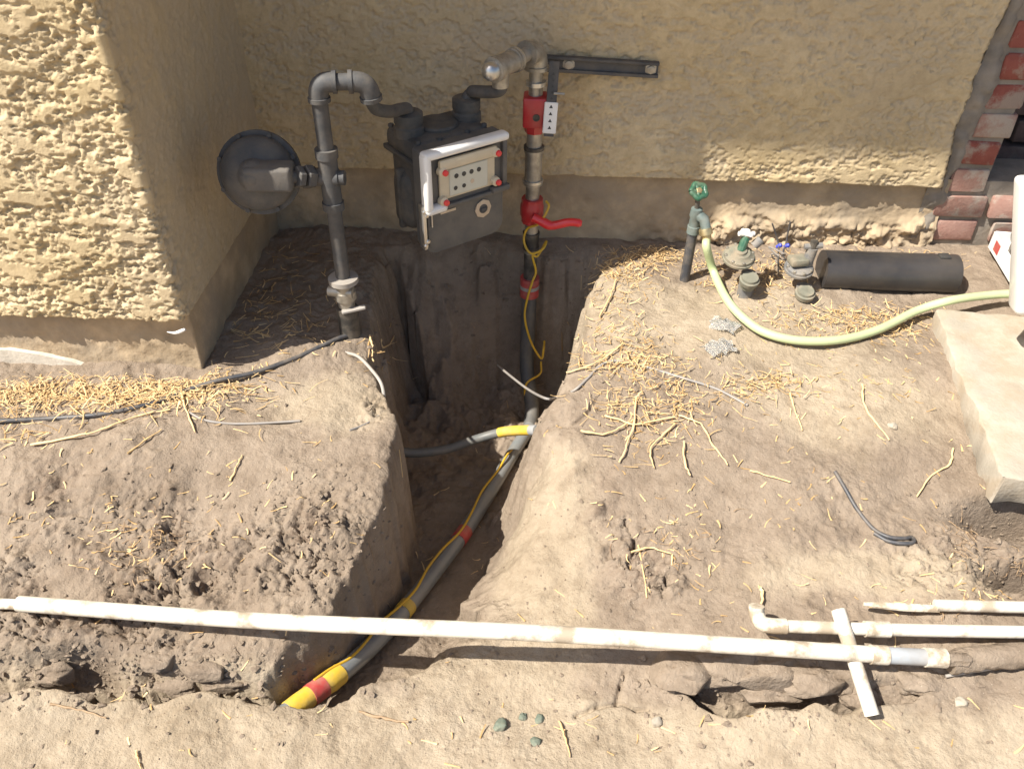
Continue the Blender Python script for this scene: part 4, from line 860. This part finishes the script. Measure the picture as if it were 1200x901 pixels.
def lump(r, seed, flat=.7, sub=3, amp=.35):
    bm = bmesh.new(); bmesh.ops.create_icosphere(bm, subdivisions=sub, radius=1); o = seed * 3.7
    for v in bm.verts:
        n = float(fbm(np.array(v.co.x + o), np.array(v.co.y + v.co.z * 1.3 + o), 1.4, 3, seed % 40)); n2_ = float(fbm(np.array(v.co.x * 1.3 + v.co.z + o), np.array(v.co.y * 1.3 - v.co.z + o), 4.5, 3, seed % 37)); v.co *= (1 + amp * n * 1.6 + .22 * n2_ - .12 * abs(n2_)); v.co = Vector((v.co.x, v.co.y, v.co.z * flat)) * r
    rr = random.Random(seed * 7 + 1)
    for _ in range(13):                         # broken faces
        nn = Vector((rr.gauss(0, 1), rr.gauss(0, 1), rr.gauss(0, .8))).normalized(); dd = rr.uniform(.62, .92) * r
        for v in bm.verts:
            q = v.co.dot(nn) - dd * (abs(nn.x) + abs(nn.y) + abs(nn.z) * flat) ** .5 * .82
            if q > 0: v.co -= nn * q * .9
    return bm
def rock(name, px, py, r, mat, label, cat, group, seed, flat=.7, sc=(1, 1), sink=.35, p=None, sub=3, rot=None):
    p = p or og(px, py); mb = MB()._bm(lump(r, seed, flat, sub), Matrix.Translation(p + V3(0, 0, r * flat * (1 - 2 * sink) * .5)) @ Matrix.Rotation(rot if rot is not None else seed * 1.3, 4, 'Z') @ Matrix.Diagonal((sc[0], sc[1], 1, 1)))
    solo(name, mb, mat, p, label, cat, group, smooth=48)
for px, py, r, lab, sd in ((586, 850, .014, 'largest dark green stone on the near soil', 1), (612, 840, .009, 'small dark green stone, uppermost of the cluster on the near soil', 2), (632, 843, .009, 'dark green stone at the right of the cluster', 3), (627, 869, .011, 'dark green stone nearest the camera', 4)):
    rock('green_stone', px, py, r, M['stone'], lab, 'stone', 'dark green stones on the near soil', sd)
for px, py, r, lab, sd in ((769, 846, .012, 'pale grey stone on the near soil right of the crack', 5), (1125, 824, .013, 'rounded pale stone on the near bank at the right', 6), (1045, 500, .011, 'round pale stone on the right bank above the black wire', 8)):
    rock('pale_stone', px, py, r, M['slab'], lab, 'stone', 'pale stones', sd)
# broken clods under the long pipe at the right
cl = [(800, 787, .05, 1.5, .8), (850, 782, .052, 1.5, .9), (905, 786, .05, 1.6, .9), (950, 798, .045, 1.5, .8), (900, 812, .04, 1.4, .7), (985, 800, .04, 1.2, .9), (1040, 806, .045, 1.4, .9), (1070, 794, .045, 1.5, .8), (1010, 818, .035, 1.3, .8), (1060, 820, .03, 1.3, .8), (790, 806, .028, 1.2, .9)]
LBL = ['leftmost large clod below the long white pipe', 'second large clod from the left below the white pipe', 'third clod below the white pipe', 'clod left of the leaning offcut', 'low flat clod in front of the others left of the offcut', 'clod tucked behind the leaning offcut', 'clod just right of the leaning offcut', 'clod below the grey primed stretch of pipe', 'small clod behind the foot of the offcut', 'small low clod right of the foot of the offcut', 'smallest clod at the left end of the hollow']
for k, ((px, py, r, sx, sy), lb) in enumerate(zip(cl, LBL)):
    p = at(px, py, z=-.125 if py < 800 else -.155); rock('soil_clod', 0, 0, r, M['soil'], 'broken soil ' + lb, 'soil clod', 'broken clods in the hollow under the pipe', 10 + k, .62, (sx, sy), .55, p, 4, 0.15 * (k % 3 - 1))
cl = [(240, 783, .032, 'ledge clod at the middle of the left cut'), (215, 800, .03, 'flat clod at the foot of the left cut'), (262, 800, .026, 'right-hand clod at the foot of the left cut'), (185, 772, .03, 'dark clod under the ledge of the left cut'), (60, 786, .035, 'clod left of the dark hollow in the left cut'), (90, 815, .03, 'smooth clod lying in front of the dark hollow')]
for k, (px, py, r, lb) in enumerate(cl):
    rock('soil_clod', px, py, r, M['soil'], lb, 'soil clod', 'clods along the left cut', 30 + k, .6, (1.6, .8), .72, None, 4, .1 * (k % 3 - 1))

# ================================================================== STRAW, ROOTS, GRIT
def fibres(name, spots, mat, label, lmin, lmax, rad, lift=.02, curl=.5, segs=4):
    """many curved stalks as one loose mass; spots = [(px, py, sx, sy, count)]"""
    V = []; F = []; T = []
    for px, py, sx, sy, cnt in spots:
        for _ in range(cnt):
            p = og(px + random.gauss(0, sx), py + random.gauss(0, sy)) if True else None
            if p.y > 2.12: continue
            a = random.uniform(0, 2 * math.pi); ln = random.uniform(lmin, lmax) * random.choice((.5, .8, 1, 1)); tone = random.random(); r = rad * random.uniform(.6, 1.4)
            pts = []; z0 = random.random() ** 2 * lift; tilt = random.gauss(0, .25); cu = random.gauss(0, curl); x, y = p.x, p.y
            for k in range(segs + 1):
                g = gh(x, y); pts.append(Vector((x, y, max(g + r * .7, p.z + z0 + tilt * ln * (k / segs - .3)) if abs(g - p.z) < .08 else p.z + z0)))
                a += cu / segs; x += math.cos(a) * ln / segs; y += math.sin(a) * ln / segs
            if any(q.x < BAYX + .005 and q.y > BAYY - .005 for q in pts) or any(q.y > 2.13 for q in pts): continue
            o = len(V); t0 = (pts[1] - pts[0]).normalized(); sdv = t0.cross(V3(0, 0, 1)); sdv = sdv.normalized() if sdv.length > .01 else V3(1, 0, 0); upv = sdv.cross(t0)
            for k, q in enumerate(pts):
                rr = r * (1 - .5 * k / segs) * random.uniform(.7, 1.3)
                V += [q + sdv * rr * 1.3, q + upv * rr * .35, q - sdv * rr * 1.3]; T += [tone] * 3
            for k in range(segs):
                for j in range(3): F.append((o + k * 3 + j, o + k * 3 + (j + 1) % 3, o + k * 3 + 3 + (j + 1) % 3, o + k * 3 + 3 + j))
    me = bpy.data.meshes.new(name); me.from_pydata(V, [], F); me.materials.append(mat)
    t = me.attributes.new('tone', 'FLOAT', 'POINT'); t.data.foreach_set('value', np.array(T, np.float32))
    o = bpy.data.objects.new(name, me); COL.objects.link(o); return tag(o, label, 'straw', None, 'stuff')
fibres('straw_litter', [(40, 462, 50, 10, 420), (140, 462, 60, 10, 520), (230, 452, 40, 9, 300), (30, 500, 40, 14, 60), (200, 472, 60, 12, 120)], M['straw'], 'golden straw heaped along the foot of the bay', .012, .055, .0010, .012, .9)
fibres('straw_litter', [(330, 330, 35, 30, 90), (290, 380, 25, 25, 70), (350, 390, 30, 20, 60), (440, 420, 14, 14, 20)], M['straw'], 'shaded straw around the inlet riser', .015, .055, .0012, .012)
fibres('straw_litter', [(770, 480, 45, 12, 160), (735, 480, 22, 15, 70), (775, 515, 30, 14, 60), (735, 315, 22, 12, 260), (770, 300, 18, 7, 260), (725, 360, 18, 25, 110), (735, 400, 30, 14, 130), (760, 440, 45, 16, 150), (715, 425, 22, 8, 90), (860, 458, 45, 9, 130), (905, 450, 20, 6, 90), (750, 425, 14, 8, 80)], M['straw'], 'golden straw scattered on the right bank beside the pit', .010, .042, .0010, .014, 1.0)
fibres('straw_litter', [(900, 320, 25, 15, 240), (985, 375, 50, 10, 330), (1050, 385, 40, 10, 160), (1060, 290, 40, 8, 160), (1120, 290, 20, 12, 130), (840, 320, 20, 14, 120), (960, 290, 50, 6, 120)], M['straw'], 'straw around the irrigation valves and black pipe', .010, .04, .0010, .012, 1.0)
fibres('straw_litter', [(600, 600, 420, 140, 130), (900, 560, 150, 90, 110), (200, 580, 150, 60, 90), (1000, 440, 70, 30, 110), (800, 640, 40, 30, 40), (160, 640, 40, 20, 60), (600, 850, 350, 25, 50), (1100, 700, 60, 12, 40)], M['straw'], 'single straws strewn thinly over the soil', .01, .03, .0011, .004)
fibres('hair_roots', [(160, 640, 30, 22, 70), (1195, 665, 14, 10, 40), (1130, 640, 12, 14, 50), (800, 640, 25, 20, 40), (190, 640, 20, 20, 40), (1100, 715, 20, 6, 30)], M['root'], 'tangles of fine brown rootlets in the soil', .012, .035, .0006, .012, 1.8)
def stalk(name, pts, r, label, cat='stalk', group=None, up=.002, mat='root', tone=.9):
    P = [og(a, b, up + r) for a, b in pts]; S = [q + V3(random.uniform(-1, 1), random.uniform(-1, 1), random.uniform(-.3, .6)) * r * .55 for q in spline(P, 5)]; mb = MB().tube(S, [r * random.uniform(.7, 1.15) * (1 - .4 * i / len(S)) for i in range(len(S))], 7, rough=.5)
    o = solo(name, mb, M[mat], P[0], label, cat, group, smooth=60)
    t = o.data.attributes.new('tone', 'FLOAT', 'POINT'); t.data.foreach_set('value', np.full(len(o.data.vertices), tone, np.float32))
G1 = 'dry stalks on the soil'
stalk('dry_stalk', [(36, 523), (80, 515), (120, 505), (160, 490), (200, 482)], .0026, 'longest pale straw stalk on the left mound below the black cable', group=G1, mat='straw')
stalk('dry_stalk', [(150, 533), (170, 518), (190, 505)], .0022, 'short stalk on the left mound below the longest stalk', group=G1, mat='straw', tone=.4)
stalk('dry_stalk', [(212, 463), (220, 485), (229, 508)], .0026, 'upright straw stalk crossing the thin wire on the left mound', group=G1, mat='straw')
stalk('dry_stalk', [(270, 565), (278, 548), (284, 535)], .0022, 'small straw in the middle of the left mound', group=G1, mat='straw', tone=.6)
stalk('dry_stalk', [(1010, 452), (1012, 475), (1024, 495), (1042, 517)], .0026, 'pale bent stalk on the right bank below the straw', group=G1, mat='straw')
stalk('dry_stalk', [(1116, 527), (1112, 545), (1090, 560), (1074, 583)], .0026, 'pale bent stalk on the right bank beside the slab', group=G1, mat='straw')
stalk('dry_stalk', [(925, 462), (932, 485), (940, 506)], .0022, 'straight short stalk hanging from the straw below the hose', group=G1, mat='straw')
stalk('dry_stalk', [(878, 553), (900, 559), (925, 566)], .0022, 'short stalk lying on the right bank left of the black wire', group=G1, mat='straw', tone=.6)
stalk('dry_stalk', [(748, 640), (753, 670), (758, 702)], .0022, 'thin upright stalk above the long white pipe', group=G1, mat='straw', tone=.6)
stalk('dry_stalk', [(655, 845), (663, 868), (668, 888)], .0022, 'short stalk beside the dark green stones', group=G1, mat='straw', tone=.5)
stalk('dry_stalk', [(420, 835), (448, 842), (478, 848)], .0028, 'reddish stalk on the near soil by the taped pipe', group=G1, mat='root', tone=.5)
stalk('dry_stalk', [(160, 880), (163, 892), (166, 901)], .0022, 'short stalk at the bottom left of the near soil', group=G1, mat='straw', tone=.5)
stalk('dry_stalk', [(60, 826), (90, 832), (125, 842)], .0022, 'pale twig on the near edge of the left cut', group=G1, mat='root', tone=.6)
G2 = 'pale roots on the right bank'
for pts, lb in (([(434, 396), (437, 408), (436, 420)], 'leftmost broken rootlet in the shaded pit wall by the inlet riser'), ([(446, 400), (449, 410), (458, 404), (462, 396)], 'forked rootlet in the shaded pit wall by the inlet riser')):
    stalk('broken_rootlet', pts, .0028, lb, 'root', None, .004, 'straw', .8)
for pts, r, lb in (([(680, 508), (705, 512), (725, 505), (742, 495)], .0026, 'pale root bending left at the lip of the bank'), ([(745, 468), (742, 500), (734, 525), (725, 545)], .0026, 'thick pale root hanging straight down'), ([(795, 490), (820, 500), (835, 525), (852, 548)], .0026, 'pale root curving to the right'), ([(708, 490), (728, 496), (745, 500), (790, 492)], .0026, 'pale root lying across the others'), ([(790, 500), (775, 515), (762, 530), (766, 552)], .0026, 'short forked pale root in the middle'), ([(800, 520), (802, 545), (808, 560)], .0026, 'short pale root pointing down at the right'), ([(664, 440), (690, 432), (715, 418), (730, 405)], .0026, 'pale root sticking out over the pit'), ([(702, 375), (715, 350), (722, 330)], .0026, 'pale root along the top of the bank'), ([(740, 650), (760, 645), (785, 652)], .0026, 'bent root in the dark patch of the right bank'), ([(888, 690), (893, 700), (890, 716)], .0035, 'stub of root above the elbow end of the white pipe')):
    stalk('pale_root', pts, r, lb, 'root', G2, .006, 'straw', .8)
# scattered crumbs of earth
bm0 = bmesh.new(); bmesh.ops.create_icosphere(bm0, subdivisions=1, radius=1); iv = np.array([v.co[:] for v in bm0.verts]); bm0.verts.index_update(); ifc = np.array([[v.index for v in f.verts] for f in bm0.faces]); bm0.free()
VV = []; FF = []; cnt = 0
for px, py, sx, sy, n_, r0, r1 in ((220, 640, 140, 60, 500, .0015, .006), (380, 620, 40, 50, 260, .0015, .006), (150, 785, 120, 25, 520, .002, .008), (920, 800, 110, 25, 300, .002, .008), (760, 620, 60, 70, 220, .001, .005), (1140, 640, 40, 40, 300, .0015, .006), (600, 850, 400, 30, 380, .001, .004), (900, 560, 180, 110, 300, .001, .0035), (690, 300, 30, 20, 120, .002, .009), (560, 400, 70, 60, 200, .002, .009), (600, 700, 60, 60, 120, .001, .0035)):
    for _ in range(n_):
        p = og(random.gauss(px, sx), random.gauss(py, sy))
        if p.y > 2.12 or (p.x < BAYX and p.y > BAYY): continue
        r = r0 + (r1 - r0) * random.random() ** 3; sc = np.array([random.uniform(.7, 1.3), random.uniform(.7, 1.3), random.uniform(.35, .8)]) * r
        VV.append((iv + RNG.normal(0, .24, iv.shape)) * sc + np.array([p.x, p.y, p.z + r * .2])); FF.append(ifc + cnt * len(iv)); cnt += 1
me = bpy.data.meshes.new('soil_crumbs'); me.from_pydata(np.concatenate(VV).tolist(), [], np.concatenate(FF).tolist()); me.materials.append(M['soil'])
o = bpy.data.objects.new('soil_crumbs', me); COL.objects.link(o); tag(o, 'loose crumbs of dry earth scattered over the banks', 'soil crumbs', None, 'stuff')
